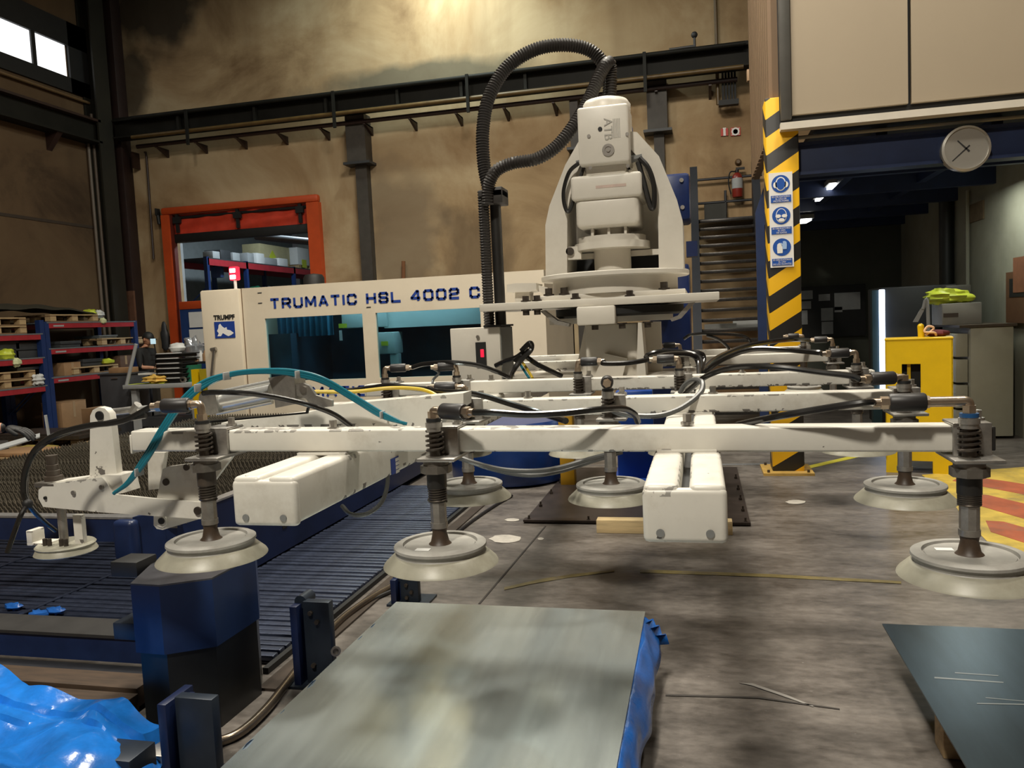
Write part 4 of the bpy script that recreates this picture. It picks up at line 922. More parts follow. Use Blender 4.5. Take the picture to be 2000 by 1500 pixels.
def helix(c, r, z0, z1, turns, rw, n=12):
    pts = [(c[0]+r*math.cos(2*PI*k/n), c[1]+r*math.sin(2*PI*k/n), z0+(z1-z0)*k/(turns*n)) for k in range(int(turns*n)+1)]
    return MB().tube(pts, rw, n=5, sub=1)
ZT0, ZB0 = ZT, ZBm
MUF = mat('dark_muffler', (.02, .018, .018), .45, var=.15)
BLUER = mat('blue_ring', (.01, .07, .2), .4, var=0)
def cup(px, i, mang, zoff=0.0, elbow_h=.05, full=True, muf=True, gap=.02, label_px=None, tilt=0.0):
    yb = BE[i][0]; y = yb-.042; x = at(px, 860 if i == 0 else 790 if i == 1 else 735, y=y).x
    dz_ = -(x+.55)*.0085*(i == 0); ZT, ZBm = ZT0+dz_, ZB0+dz_
    cp = bpy.data.objects.new('suction_cup', None); COL.objects.link(cp); cp.parent = gr; cp.location = Vector((x, y, .91))-world_of(gr); ORG[cp.name] = Vector((x, y, .91))
    zf = ZBm-.018+zoff
    # clamp around the beam
    obj('clamp', MB().span((x-.028, yb-.012, ZBm-.01), (x+.062, yb, ZT+.006), bev=.004).span((x-.028, yb-.012, ZT+.001), (x+.062, yb+.085, ZT+.009), bev=.003).span((x-.045, yb-.085, ZBm-.016), (x+.07, yb+.085, ZBm-.006), bev=.003), GALV, cp)
    bolt((x+.045, yb+.045, ZT+.009), .011, .026, parent=cp, name='clamp_bolt')
    obj('stem', MB().cyl((x, y, .95), (x, y, ZT+.03), .0165, n=14), DSTEEL, cp)
    obj('upper_spring', helix((x, y), .024, ZBm+.006, ZT+.0, 4.5, .0042), DSTEEL, cp)
    obj('sleeve', MB().lathe((x, y, 0), [(.0, ZT), (.022, ZT), (.022, ZT+.012), (.025, ZT+.012), (.025, ZT+.026), (.02, ZT+.026), (.02, ZT+.03), (0, ZT+.03)], n=14), GALV, cp)
    obj('ring', MB().cyl((x, y, ZT+.028), (x, y, ZT+.038), .022, n=16), BLUER if i == 0 and px > 1500 else BLACK, cp)
    obj('flange_nut', MB().cyl((x, y, zf-.034), (x, y, zf-.012), .046, n=8).cyl((x, y, zf-.012), (x, y, zf+.004), .037, n=18).cyl((x, y, zf+.004), (x, y, zf+.014), .028, n=6), mat_fl, cp)
    zb1, zb2, zb3 = zf-.034, 1.09, 1.03
    obj('bellows', MB().lathe((x, y, 0), [(.0, zb1), (.029, zb1), (.029, zb1-.045), (.024, zb1-.05), (.024, zb2), (0, zb2)], n=16), RUBBER if i == 0 and px > 500 else mat_rust, cp)
    obj('lower_spring', helix((x, y), .026, zb2, zb1-.045, 6, .0028), DSTEEL, cp)
    obj('hex_fitting', MB().cyl((x, y, zb3), (x, y, zb2), .0235, n=8).cyl((x, y, zb3-.016), (x, y, zb3), .0255, n=16), GALV, cp)
    obj('collar', MB().lathe((x, y, 0), [(0, zb3-.016), (.023, zb3-.016), (.021, zb3-.03), (.027, .973), (.034, .966), (0, .966)], n=16), mat_collar, cp)
    obj('cup_plate', MB().lathe((x, y, 0), [(0, .966), (.102, .966), (.104, .962), (.107, .962), (.109, .971), (.126, .971), (.135, .966), (.136, .959), (.131, .953), (.13, .946), (.134, .941), (.1, .936), (0, .936)], n=44), CUPD, cp)
    obj('cup_lip', MB().lathe((x, y, 0), [(.125, .945), (.135, .943), (.14, .938), (.166, .914), (.169, .908), (.166, .908), (.135, .935), (.125, .938), (.125, .945)], n=44), CUPS, cp)
    # vacuum elbow, valve and muffler
    ze = ZT+.038
    d_ = Vector((math.cos(mang), math.sin(mang), 0)); top = Vector((x, y, ze+elbow_h))
    obj('elbow', MB().tube([(x, y, ze-.004), (x, y, ze+elbow_h*.6), top+d_*.006, top+d_*.034], .0125, n=10, sub=5).cyl((x, y, ze), (x, y, ze+.02), .0165, n=6), BRASS, cp)
    if muf:
        s = top+d_*(.034+gap)
        obj('valve_fitting', MB().cyl(top+d_*.03, s, .0135, n=10).cyl(s-d_*.008, s, .0165, n=8), BRASS, cp)
        obj('hose_fitting', MB().cyl(s+d_*.085, s+d_*.105, .0165, n=6).cyl(s+d_*.105, s+d_*.122, .012, n=10), BRASS, cp)
        obj('muffler', MB().lathe(s, [(0, 0), (.021, 0), (.0235, .004), (.0235, .081), (.021, .085), (0, .085)], n=18, ax=d_), MUF, cp)
    return Vector((x, y, 0)), top, (s+d_*.12 if muf else top+d_*.04)
mat_fl = mat('dull_flange', (.17, .155, .135), .4, metal=.6, var=.25, scale=25)
mat_rust = mat('brown_sleeve', (.05, .038, .028), .5, var=.35, scale=15)
mat_collar = mat('rusty_collar', (.055, .035, .022), .5, var=.3, scale=20)
B1R = cup(1893, 0, PI, gap=.065, elbow_h=.03); B1M = cup(849, 0, -.45, gap=.004, elbow_h=.022); B1L = cup(398, 0, PI+.18, gap=.004)
B2L = cup(908, 1, PI+.05, gap=.0, elbow_h=.02); B2M = cup(1188, 1, -PI/2+.1, elbow_h=.03, gap=-.01); B2R = cup(1766, 1, PI+.25, gap=.0, elbow_h=.012)
B3a = cup(752, 2, .15, gap=.0); B3b = cup(892, 2, PI+.3, gap=-.02); B3c = cup(1129, 2, -.05, gap=-.015); B3d = cup(1327, 2, PI+.05, gap=-.01); B3e = cup(1673, 2, PI+.1, gap=.0)
B4a = cup(1627, 3, PI-.1, gap=.0); B4b = cup(1330, 3, PI, gap=0); B5a = cup(1570, 4, PI, gap=0)
# tag stickers on two cup plates
for C_, dx_, dy_ in ((B1M[0], -.03, -.07), (B1R[0], -.05, .035)):
    obj('paper_tag', MB().span((C_.x+dx_-.02, C_.y+dy_-.012, .9665), (C_.x+dx_+.022, C_.y+dy_+.012, .9675)), PAPER, gr)

# ---- motor tower
TY = 5.07
def tp(px, py, y=TY): return at(px, py, y=y)
def pr(name, pts, y0, y1, m_, parent=gr, sharp=38):
    P = [at(px, py, y=y0) for px, py in pts]
    return obj(name, MB().prism([(p.x, y0, p.z) for p in P], (0, y1-y0, 0)), m_, parent, sharp=sharp)
tc = tp(1200, 600); TX = tc.x
W2 = WHITE2
# pedestal with ribs
zped0, zped1 = ZL1, tp(1200, 632).z
obj('pedestal', MB().span((tp(1150, 690).x, TY-.15, zped0), (tp(1250, 690).x, TY+.15, zped1), bev=.02), W2, gr)
obj('pedestal_foot', MB().span((-1.24, TY-.35, ZL1), (.05, TY+.35, ZL1+.025)), W2, gr)
pr('rib', [(1122, 738), (1145, 738), (1152, 634), (1143, 634)], TY-.06, TY+.06, W2)
pr('rib', [(1243, 738), (1262, 738), (1253, 630), (1246, 630)], TY-.32, TY-.1, W2)
pr('side_plate', [(1262, 738), (1294, 738), (1290, 628), (1254, 628)], TY+.05, TY+.15, W2)
pr('front_gusset', [(1160, 738), (1215, 738), (1225, 700), (1180, 690)], TY-.20, TY-.15, W2)
zz = lambda py, px=1200: tp(px, py).z
obj('lower_flange', MB().span((tp(1085, 620).x, TY-.22, zz(629)), (tp(1312, 620).x, TY+.25, zz(618))), W2, gr)
obj('slew_ring', MB().lathe((TX+.03, TY, 0), [(0, zz(618)), (.38, zz(618)), (.40, zz(614)), (.40, zz(600)), (0, zz(600))], n=40), BLACK, gr)
obj('drive_block', MB().span((tp(1147, 615).x, TY-.46, zz(632)), (tp(1216, 615).x, TY-.3, zz(598)), bev=.012), W2, gr)
za, zb = zz(592, 1190)-.02, zz(592, 1190)+.025
obj('base_plate', MB().span((tp(970, 602).x, TY-.42, za), (tp(1402, 580).x, TY+.4, zb), bev=.004), W2, gr)
obj('adapter_plate', MB().span((tp(1068, 580).x, TY-.36, zb), (tp(1341, 575).x, TY+.4, zb+.03), bev=.004), W2, gr)
zd0, zd1 = zb+.03, zz(545)
DX = tp(1201, 560).x
obj('drum', MB().cyl((DX, TY, zd0), (DX, TY, zd1), .39, n=48), W2, gr)
obj('drum_flange', MB().lathe((DX, TY, 0), [(0, zd1), (.455, zd1), (.462, zd1+.006), (.462, zd1+.028), (.455, zd1+.033), (0, zd1+.033)], n=56), W2, gr)
zf = zd1+.033
yb0, yb1 = TY-.16, TY+.26
left = [(1066, 545), (1065, 440), (1073, 402), (1104, 322), (1138, 262), (1158, 258), (1158, 285), (1140, 305), (1120, 352), (1108, 415), (1108, 545)]
right = [(1336, 532), (1333, 430), (1322, 390), (1287, 305), (1244, 258), (1226, 256), (1226, 285), (1244, 305), (1270, 352), (1285, 400), (1287, 532)]
def cheek(pts, flare):
    P = [at(px, py, y=yb0) for px, py in pts]
    P = [Vector((p.x, yb0, max(p.z, zf))) for p in P]
    return obj('side_cheek', MB().prism(P, (0, yb1-yb0, 0)), W2, gr)
cheek(left, 0); cheek(right, 0)
outline = left[:6]+right[:6][::-1]
P = [at(px, py, y=yb1) for px, py in outline]; P = [Vector((p.x, yb1, max(p.z, zf))) for p in P]
obj('back_plate', MB().prism(P, (0, .03, 0)), W2, gr)
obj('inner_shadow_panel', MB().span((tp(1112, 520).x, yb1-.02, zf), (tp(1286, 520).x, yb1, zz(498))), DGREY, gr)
obj('cross_bar', MB().span((tp(1108, 495).x, TY+.02, zz(502)), (tp(1287, 495).x, TY+.06, zz(491))), W2, gr)
MX = tp(1196, 470).x; My = TY-.02
obj('gearbox_shaft', MB().cyl((MX, My, zf-.01), (MX, My, zz(486)), .115, n=36), W2, gr)
obj('gearbox_flange', MB().cyl((MX, My, zz(489)), (MX, My, zz(476)), .235, n=48).cyl((MX, My, zz(476)), (MX, My, zz(464)), .21, n=48), W2, gr)
obj('neck', MB().cyl((MX, My, zz(464)), (MX, My, zz(446)), .12, n=30), W2, gr)
for dx_ in (-.1, 0, .1): obj('neck_fin', MB().span((MX+dx_-.008, My-.17, zz(464)), (MX+dx_+.008, My+.1, zz(446))), W2, gr)
gx = tp(1194, 420).x; gw = .19
obj('gear_housing', MB().span((gx-gw, My-.22, zz(450)), (gx+gw, My+.2, zz(393)), bev=.03, seg=3), W2, gr)
obj('gear_cover', MB().span((gx-gw-.022, My-.24, zz(398)), (gx+gw+.022, My+.2, zz(352)), bev=.02, seg=3), W2, gr)
mx_ = tp(1189, 300).x
obj('motor_neck', MB().span((mx_-.12, My-.2, zz(352)), (mx_+.12, My+.1, zz(333)), bev=.01), W2, gr)
mc = obj('motor_cover', MB().span((mx_-.15, My-.26, zz(335)), (mx_+.15, My+.02, zz(226)), bev=.016, seg=3), W2, gr)
obj('motor_body', MB().cyl((mx_, My-.02, zz(335)), (mx_, My-.02, zz(212)), .145, n=32), W2, gr)
obj('motor_cap', MB().lathe((mx_, My-.05, 0), [(0, zz(226)), (.15, zz(226)), (.15, zz(212)), (.13, zz(203)), (.08, zz(198)), (0, zz(197))], n=32), W2, gr)
yf = My-.262
for px, py in ((1153, 328), (1226, 324), (1150, 266), (1225, 262)):
    p = at(px, py, y=yf); obj('cover_screw', MB().cyl((p.x, yf-.004, p.z), (p.x, yf+.004, p.z), .011, n=10), STEEL, mc)
p = at(1172, 252, y=yf); obj('cover_plug', MB().cyl((p.x, yf-.003, p.z), (p.x, yf+.004, p.z), .013, n=12), BLACK, mc)
p = at(1188, 293, y=yf); obj('round_port', MB().lathe((p.x, yf+.002, p.z), [(0, .01), (.012, .01), (.012, .004), (.02, .004), (.02, .008), (.036, .008), (.036, 0), (0, 0)], n=20, ax=(0, -1, 0)), STEEL, mc)
p = at(1187, 252, y=yf); mb = text_mb('ATB', .07, (p.x, yf-.001, p.z), (0, 0, -1), (1, 0, 0), depth=.001); obj('embossed_letters', mb, mat('embossed_grey', (.42, .4, .36), .5, var=0), mc)
p = at(1204, 250, y=yf); mb = MB()
for k in range(5): mb.span((p.x-.02+k*.009, yf-.001, p.z-.055), (p.x-.016+k*.009, yf+.001, p.z+.055))
obj('rating_plate_print', mb, bpy.data.materials['embossed_grey'], mc)
p = at(1193, 363, y=My-.242); mb = text_mb('REDUCTOR', .035, (p.x, My-.2425, p.z), (1, 0, 0), (0, 0, 1), depth=.001) if False else MB().span((p.x-.09, My-.242, p.z-.008), (p.x+.09, My-.24, p.z+.008)); obj('faded_print', mb, mat('faded_red_print', (.55, .42, .36), .5, var=.2), gr)
p = at(1124, 491, y=TY-.12); obj('left_lug', MB().span((tp(1108, 495).x, TY-.14, zz(505)), (tp(1141, 495).x, TY-.1, zz(480))), W2, gr)
obj('lug_bolt', MB().cyl((p.x-.03, TY-.16, p.z), (p.x-.03, TY-.13, p.z), .025, n=12), DSTEEL, gr)
for sx_, gl in (((1137, 316), 0), ((1243, 308), 1)):
    p = at(*sx_, y=My-.12); obj('cable_gland', MB().cyl(p+Vector((-.035, 0, -.005)), p+Vector((.035, 0, .005)), .024, n=8).cyl(p+Vector((.03*(-1 if gl == 0 else 1), 0, 0)), p+Vector((.06*(-1 if gl == 0 else 1), 0, -.02)), .016, n=8), GREYP, gr)
obj('motor_cable', MB().tube([tp(px, py, yb0-.05) for px, py in ((1131, 318), (1112, 336), (1101, 372), (1103, 402), (1112, 412), (1126, 370), (1141, 322))], .012, n=6), RUBBER, gr)
obj('motor_cable', MB().tube([tp(px, py, yb0-.05) for px, py in ((1249, 308), (1266, 328), (1277, 362), (1277, 402), (1270, 402), (1256, 350), (1246, 316))], .016, n=6), RUBBER, gr)
for px, py in ((1072, 578), (1102, 576), (1195, 567), (1297, 562)):
    p = at(px, py, y=TY-.33); bolt((p.x, TY-.33, zb+.03), .022, .045, m_=DSTEEL)
for px, py in ((1124, 583), (1230, 577), (1027, 592), (1049, 590)):
    p = at(px, py, y=TY-.39); bolt((p.x, TY-.39, zb), .02, .035, m_=DSTEEL)
for px in (1028, 1050, 1162, 1215, 1265):
    p = at(px, 620, y=TY-.39); bolt((p.x, TY-.39 if px < 1100 else TY-.4, za if px < 1100 else zz(630)), .02, .035, ax=(0, 0, -1), m_=DSTEEL)
pr('bent_strap', [(1055, 608), (1062, 606), (1088, 626), (1112, 632), (1110, 638), (1084, 634)], TY-.36, TY-.28, GALV)
pr('bent_strap', [(1345, 592), (1358, 590), (1330, 622), (1312, 628), (1308, 622), (1324, 616)], TY-.36, TY-.28, GALV)
pr('stop_block', [(990, 571), (990, 556), (1008, 553), (1047, 553), (1047, 566), (1035, 570)], TY-.3, TY-.1, W2)
pr('stop_stalk', [(1006, 600), (1006, 570), (1034, 568), (1034, 598)], TY-.26, TY-.14, W2)
pr('stop_arm', [(1046, 556), (1070, 562), (1070, 578), (1046, 566)], TY-.24, TY-.16, W2)
# ---- valve box with corrugated hose mast
bx0, bx1, bz0, bz1 = at(881, 690, y=4.8).x, at(978, 690, y=4.8).x, ZL1, at(930, 640, y=4.8).z
by1 = 5.12
vb = obj('valve_box', MB().span((bx0, 4.8, bz0), (bx1, by1, bz1), bev=.006), WHITE2, gr)
obj('side_cover', MB().span((bx1, 4.81, bz0), (bx1+.005, by1, bz1-.005)), GREYP, vb)
obj('box_lid', MB().span((at(945, 637, y=4.8).x, 4.79, bz1), (bx1+.012, by1+.01, bz1+.012)), BLACK, vb)
a_ = at(931, 716, y=4.79); b_ = at(948, 668, y=4.79)
obj('display', MB().span((a_.x, 4.785, a_.z), (b_.x, 4.8, b_.z)), BLACK, vb)
p = at(942, 690, y=4.78); obj('red_digit', MB().span((p.x-.013, 4.78, p.z-.025), (p.x+.01, 4.786, p.z+.025), bev=.003), REDD, vb)
p = at(933, 658, y=4.79); obj('lock', MB().cyl((p.x, 4.785, p.z), (p.x, 4.8, p.z), .011, n=10), STEEL, vb)
pm = at(966, 640, y=4.92); mxp = pm.x
zm1 = at(960, 372, y=4.92).z
obj('mast', MB().cyl((mxp+.035, 4.95, bz1), (mxp+.035, 4.95, zm1), .035, n=16), RUBBER, gr)
def corr(pts, r, step=.017):
    P = spline(pts, 40); D = [0]
    for i in range(1, len(P)): D.append(D[-1]+(P[i]-P[i-1]).length)
    n_ = int(D[-1]/step*2); Q = []; j = 0
    for k in range(n_+1):
        d_ = D[-1]*k/n_
        while j < len(D)-2 and D[j+1] < d_: j += 1
        t = (d_-D[j])/max(D[j+1]-D[j], 1e-9); Q.append(P[j].lerp(P[j+1], t))
    return MB().tube(Q, r, n=14, sub=1, rf=lambda i: r*(1.0 if i % 2 else .8))
obj('corrugated_hose', corr([(mxp-.028, 4.9, bz1-.0), (mxp-.028, 4.9, (bz1+zm1)/2), (mxp-.028, 4.9, zm1)], .037), CORR, gr, sharp=80)
hA = [(955, 372, 4.92), (945, 320, 4.94), (943, 255, 4.96), (955, 190, 5.0), (990, 132, 5.05), (1045, 97, 5.1), (1105, 88, 5.15), (1155, 100, 5.2), (1184, 135, 5.22), (1190, 175, 5.22), (1189, 215, 5.2)]
obj('corrugated_hose', corr([at(a, b_, y=c) for a, b_, c in hA], .044), CORR, gr, sharp=80)
hB = [(953, 400, 4.85), (954, 365, 4.84), (968, 335, 4.82), (1000, 319, 4.82), (1048, 310, 4.84), (1088, 285, 4.88), (1124, 240, 4.93), (1152, 190, 5.0), (1172, 145, 5.06), (1188, 122, 5.12), (1193, 140, 5.16), (1192, 190, 5.16)]
obj('corrugated_hose', corr([at(a, b_, y=c) for a, b_, c in hB], .041), CORR, gr, sharp=80)
a_ = at(958, 398, y=4.85); b_ = at(981, 364, y=4.85)
obj('hose_clamp', MB().span((a_.x, 4.84, a_.z), (b_.x, 5.0, b_.z), bev=.006).span((at(934, 384, y=4.84).x, 4.84, at(934, 384, y=4.84).z), (b_.x, 4.99, at(934, 374, y=4.84).z)), CORR, gr)
# ---- hoses and cables
def hose(pts, r, m_=HOSE, name='vacuum_hose', n=8, sub=7):
    return obj(name, MB().tube([at(a, b_, y=c) for a, b_, c in pts], r, n=n, sub=sub), m_, gr)
def hose_from(P0, pts, r, m_=HOSE, name='vacuum_hose'):
    return obj(name, MB().tube([P0]+[at(a, b_, y=c) for a, b_, c in pts], r, n=8, sub=7), m_, gr)
hose_from(B1M[2], [(960, 806, 2.1), (1030, 810, 2.12), (1100, 807, 2.14), (1170, 800, 2.18), (1215, 798, 2.24), (1238, 808, 2.29), (1246, 824, 2.33)], .0095)
hose_from(B1R[2], [(1690, 786, 2.15), (1597, 800, 2.18), (1500, 817, 2.22), (1440, 830, 2.32)], .0095)
hose_from(B2R[2], [(1660, 734, 3.0), (1600, 727, 3.02), (1520, 717, 3.05), (1440, 717, 3.1), (1385, 732, 3.15), (1350, 758, 3.2), (1336, 772, 3.22)], .011)
hose([(1328, 768, 3.25), (1338, 752, 3.24), (1355, 742, 3.2), (1371, 746, 3.15), (1370, 764, 3.1), (1350, 784, 3.05), (1320, 802, 3.0), (1285, 812, 2.97), (1240, 812, 2.97), (1205, 806, 2.97), (1188, 795, 2.97)], .0105, GHOSE)
hose_from(B2L[2], [(840, 760, 3.0), (800, 757, 3.02), (760, 753, 3.05), (700, 761, 3.1), (640, 766, 3.0)], .011)
hose([(770, 752, 3.1), (800, 758, 3.05), (860, 764, 2.98), (930, 770, 2.9), (1000, 790, 2.8), (1060, 808, 2.7), (1105, 822, 2.5)], .011)
hose_from(B3a[2], [(830, 711, 4.08), (880, 708, 4.05), (930, 713, 4.08), (970, 726, 4.1), (995, 737, 4.14)], .013)
hose_from(B3b[2], [(857, 728, 4.05), (846, 742, 4.05), (845, 756, 4.0)], .007, GHOSE)
hose_from(B3c[2], [(1180, 710, 4.05), (1225, 709, 4.05), (1268, 702, 4.1), (1300, 692, 4.2), (1345, 692, 4.3), (1362, 705, 4.35), (1366, 738, 4.2)], .013)
hose([(1270, 706, 4.3), (1262, 696, 4.35), (1285, 687, 4.4), (1330, 687, 4.4), (1360, 694, 4.4), (1370, 710, 4.35), (1364, 740, 4.25)], .013)
hose([(1320, 694, 4.4), (1345, 688, 4.45), (1368, 690, 4.45), (1375, 702, 4.45), (1366, 738, 4.3)], .013)
hose_from(B4a[2], [(1545, 663, 5.6), (1500, 668, 5.4), (1450, 678, 5.1), (1400, 700, 4.7), (1368, 730, 4.35)], .016)
hose_from(B3e[2], [(1600, 689, 4.1), (1530, 683, 4.15), (1470, 682, 4.2), (1420, 698, 4.25), (1385, 720, 4.3), (1366, 738, 4.3)], .0135)
hose([(1335, 662, 5.9), (1352, 653, 5.9), (1390, 652, 5.9), (1440, 654, 5.95), (1462, 661, 6.0), (1468, 676, 6.0)], .011)
hose([(1380, 655, 5.9), (1402, 662, 5.9), (1418, 674, 5.9), (1425, 684, 5.9)], .011)
hose([(860, 880, 2.75), (920, 902, 2.75), (980, 917, 2.8), (1040, 920, 2.85), (1090, 914, 2.95), (1150, 897, 3.05), (1215, 880, 3.1)], .0095, GHOSE)
hose([(880, 884, 2.8), (935, 908, 2.8), (1000, 925, 2.85), (1050, 928, 2.9), (1100, 919, 3.0), (1160, 900, 3.1), (1215, 883, 3.15)], .0085, GHOSE)
hose([(740, 884, 2.5), (755, 915, 2.52), (756, 950, 2.5), (743, 984, 2.46), (715, 1004, 2.42), (685, 1004, 2.42), (668, 988, 2.45)], .0075, GHOSE)
hose([(1018, 686, 4.7), (1035, 670, 4.7), (1037, 683, 4.7), (1015, 706, 4.65), (1000, 728, 4.6), (995, 742, 4.5)], .016)
hose([(1005, 706, 4.72), (1020, 693, 4.72), (1050, 712, 4.75), (1098, 735, 4.8)], .015)
hose([(968, 714, 4.78), (985, 706, 4.75), (1010, 697, 4.72), (1030, 680, 4.72)], .015)
hose([(1012, 698, 4.75), (1025, 714, 4.75), (1040, 738, 4.6)], .008, YCAB, 'yellow_wire'); hose([(1008, 700, 4.75), (1020, 718, 4.75), (1033, 738, 4.6)], .008, CYAN, 'blue_wire')
hose([(610, 765, 2.9), (690, 765, 2.95), (760, 758, 3.0), (810, 759, 3.0), (838, 765, 2.98), (862, 778, 2.95)], .0075, YCAB, 'yellow_cable')
# teal air hoses arching over the left end
for dx_, dy_, yy_ in ((0, 0, 0), (2, 5, .03), (5, 9, -.02)):
    hose([(222+dx_, 964-dy_*.4, 2.2), (250+dx_, 940, 2.2), (285+dx_, 886+dy_, 2.2), (315+dx_, 835+dy_, 2.22), (350+dx_, 785+dy_, 2.25), (395+dx_, 746+dy_, 2.3), (455, 728+dy_*.5, 2.35), (520, 722+dy_*.6, 2.4), (575, 724+dy_, 2.45), (630, 738+dy_, 2.5), (690, 772+dy_, 2.55), (745, 805+dy_, 2.58), (790+dx_, 828, 2.6)], .0062, CYAN, 'air_hose')
for px, py, yy_ in ((440, 733, 2.33), (580, 730, 2.45), (745, 809, 2.58), (384, 756, 2.28), (268, 921, 2.2)):
    p = at(px, py, y=yy_-.01); obj('cable_tie', MB().span((p.x-.003, p.y-.012, p.z-.016), (p.x+.003, p.y+.03, p.z+.010), bev=.002), PAPERG, gr)
# ---- tilting peel unit at the left end
PY = 2.32
pr('peel_lever', [(75, 957), (88, 946), (199, 932), (208, 943), (222, 966), (300, 974), (392, 981), (392, 1014), (200, 1001), (84, 990), (75, 974)], PY, PY+.012, WHITE)
pr('peel_lever', [(88, 944), (205, 928), (236, 928), (244, 962), (222, 966), (200, 940)], PY+.012, PY+.09, WHITE)
pr('lever_mast', [(175, 934), (176, 812), (181, 801), (192, 795), (205, 798), (214, 808), (217, 826), (228, 925)], PY+.04, PY+.07, WHITE)
def dot(px, py, r, m_, nm, y=PY, d_=.006): 
    p = at(px, py, y=y-d_); return obj(nm, MB().cyl((p.x, y-d_, p.z), (p.x, y+.002, p.z), r, n=16), m_, gr)
dot(193, 812, .016, BLACK, 'pivot_hole', PY+.04); dot(87, 973, .006, BLACK, 'lever_hole'); dot(142, 963, .0085, GALV, 'lever_screw'); dot(197, 952, .0085, GALV, 'lever_screw')
pr('bracket_plate', [(288, 884), (322, 884), (316, 925), (309, 955), (290, 957)], PY+.05, PY+.07, WHITE)
pr('bracket_plate', [(306, 974), (318, 916), (330, 911), (392, 903), (392, 980)], PY+.014, PY+.03, WHITE)
pr('bracket_plate', [(398, 886), (458, 886), (413, 946), (400, 935)], PY+.05, PY+.065, WHITE)
dot(323, 942, .012, DSTEEL, 'bracket_bolt', PY+.014); dot(363, 913, .011, DSTEEL, 'bracket_bolt', PY+.014); dot(385, 998, .014, DSTEEL, 'lever_pivot')
pr('lower_link', [(300, 1006), (300, 1026), (306, 1033), (318, 1035), (392, 1013), (392, 1003), (330, 1008)], PY+.03, PY+.05, WHITE)
dot(314, 1017, .024, WHITE, 'link_eye', PY+.03, .004); dot(314, 1018, .0115, BLACK, 'link_hole', PY+.03, .01)
CYL = 2.47
def pt(px, py, y=CYL): return at(px, py, y=y)
obj('piston_rod', MB().cyl(pt(272, 800), pt(395, 788), .013, n=12), ALU, gr)
obj('rod_clevis', MB().tube([pt(205, 806), pt(232, 804), pt(265, 800)], .014, n=10).cyl(pt(258, 806), pt(270, 790), .016, n=8), GALV, gr)
ax = (pt(530, 764)-pt(428, 784)).normalized()
obj('cylinder_barrel', MB().cyl(pt(424, 787), pt(532, 765), .029, n=20), ALU, gr)
for o_ in (-19, 19): obj('tie_rod', MB().cyl(pt(424, 787+o_), pt(532, 765+o_), .0095, n=10), ALU, gr)
pr('cylinder_head', [(388, 776), (392, 768), (420, 766), (427, 806), (404, 812), (390, 810)], CYL-.035, CYL+.035, GALV)
pr('cylinder_head', [(524, 738), (557, 732), (575, 740), (577, 789), (538, 797), (534, 770)], CYL-.038, CYL+.038, GALV)
pr('clevis_bracket', [(575, 752), (592, 748), (604, 754), (616, 772), (648, 782), (648, 794), (612, 797), (596, 778), (577, 772)], CYL-.03, CYL-.015, GALV)
pr('clevis_bracket', [(575, 752), (592, 748), (604, 754), (616, 772), (648, 782), (648, 794), (612, 797), (596, 778), (577, 772)], CYL+.015, CYL+.03, GALV)
dot(591, 761, .012, STEEL, 'clevis_pin', CYL-.03)
pr('tilt_channel', [(432, 836), (432, 826), (600, 806), (660, 790), (905, 768), (905, 792), (860, 822), (850, 836)], 2.62, 2.72, WHITE)
pr('limit_switch_rail', [(410, 826), (600, 808), (603, 796), (599, 796), (597, 805), (410, 822)], 2.5, 2.51, BLACK)
hose([(396, 768, 2.3), (420, 766, 2.3), (480, 768, 2.32), (540, 776, 2.36), (600, 790, 2.4), (650, 808, 2.45), (686, 832, 2.5)], .0085)
hose_from(B1L[2], [(240, 822, 2.12), (170, 832, 2.1), (110, 849, 2.08), (70, 877, 2.06), (50, 918, 2.05), (46, 960, 2.05), (54, 985, 2.05)], .0095)
hose([(285, 812, 2.2), (210, 826, 2.2), (140, 842, 2.18), (85, 868, 2.15), (56, 905, 2.1), (50, 950, 2.08), (54, 985, 2.06)], .0085)
hose([(54, 983, 2.05), (40, 1008, 2.02), (28, 1040, 2.0), (14, 1080, 1.98)], .0075); hose([(54, 983, 2.05), (72, 1005, 2.1), (90, 1022, 2.15), (108, 1036, 2.2)], .0075)
p = at(94, 838, y=2.1); obj('cable_tie', MB().cyl(p+Vector((0, 0, -.02)), p+Vector((-.005, 0, .045)), .005, n=6), PAPERG, gr)
p = at(54, 984, y=2.05); obj('hose_splitter', MB().sph(p, .016), BLACK, gr)
# small suction head under the lever tip
p = at(105, 940, y=PY+.05); q_ = at(128, 1060, y=PY+.05); cx, cy = q_.x, PY+.05
z_ = p.z
obj('head_spring_guard', MB().lathe((p.x, cy, 0), [(0, z_), (.03, z_), (.03, z_+.02), (.022, z_+.022), (.024, z_+.04), (.019, z_+.042), (.021, z_+.06), (.016, z_+.062), (.02, z_+.085), (.02, z_+.095), (0, z_+.095)], n=14), mat_rust, gr)
obj('head_base', MB().span((p.x-.04, cy-.05, z_-.012), (p.x+.05, cy+.05, z_+.004), bev=.004), mat_fl, gr)
zq = q_.z
obj('head_stem', MB().cyl((cx-.005, cy, zq), (cx-.005, cy, z_-.02), .016, n=10), GALV, gr)
obj('head_plate', MB().lathe((cx, cy, 0), [(0, zq), (.095, zq), (.1, zq-.005), (.095, zq-.012), (.1, zq-.02), (.105, zq-.03), (.1, zq-.034), (0, zq-.03)], n=32), CUPS, gr)
obj('head_stirrup', MB().span((cx+.05, cy-.01, zq-.002), (cx+.085, cy+.01, at(178, 1005, y=cy).z)), WHITE, gr)
obj('head_foot', MB().span((cx-.14, cy-.03, zq-.006), (cx-.05, cy+.03, zq+.006), bev=.003).span((cx-.14, cy-.03, zq), (cx-.115, cy+.03, zq+.05), bev=.004), WHITE, gr)
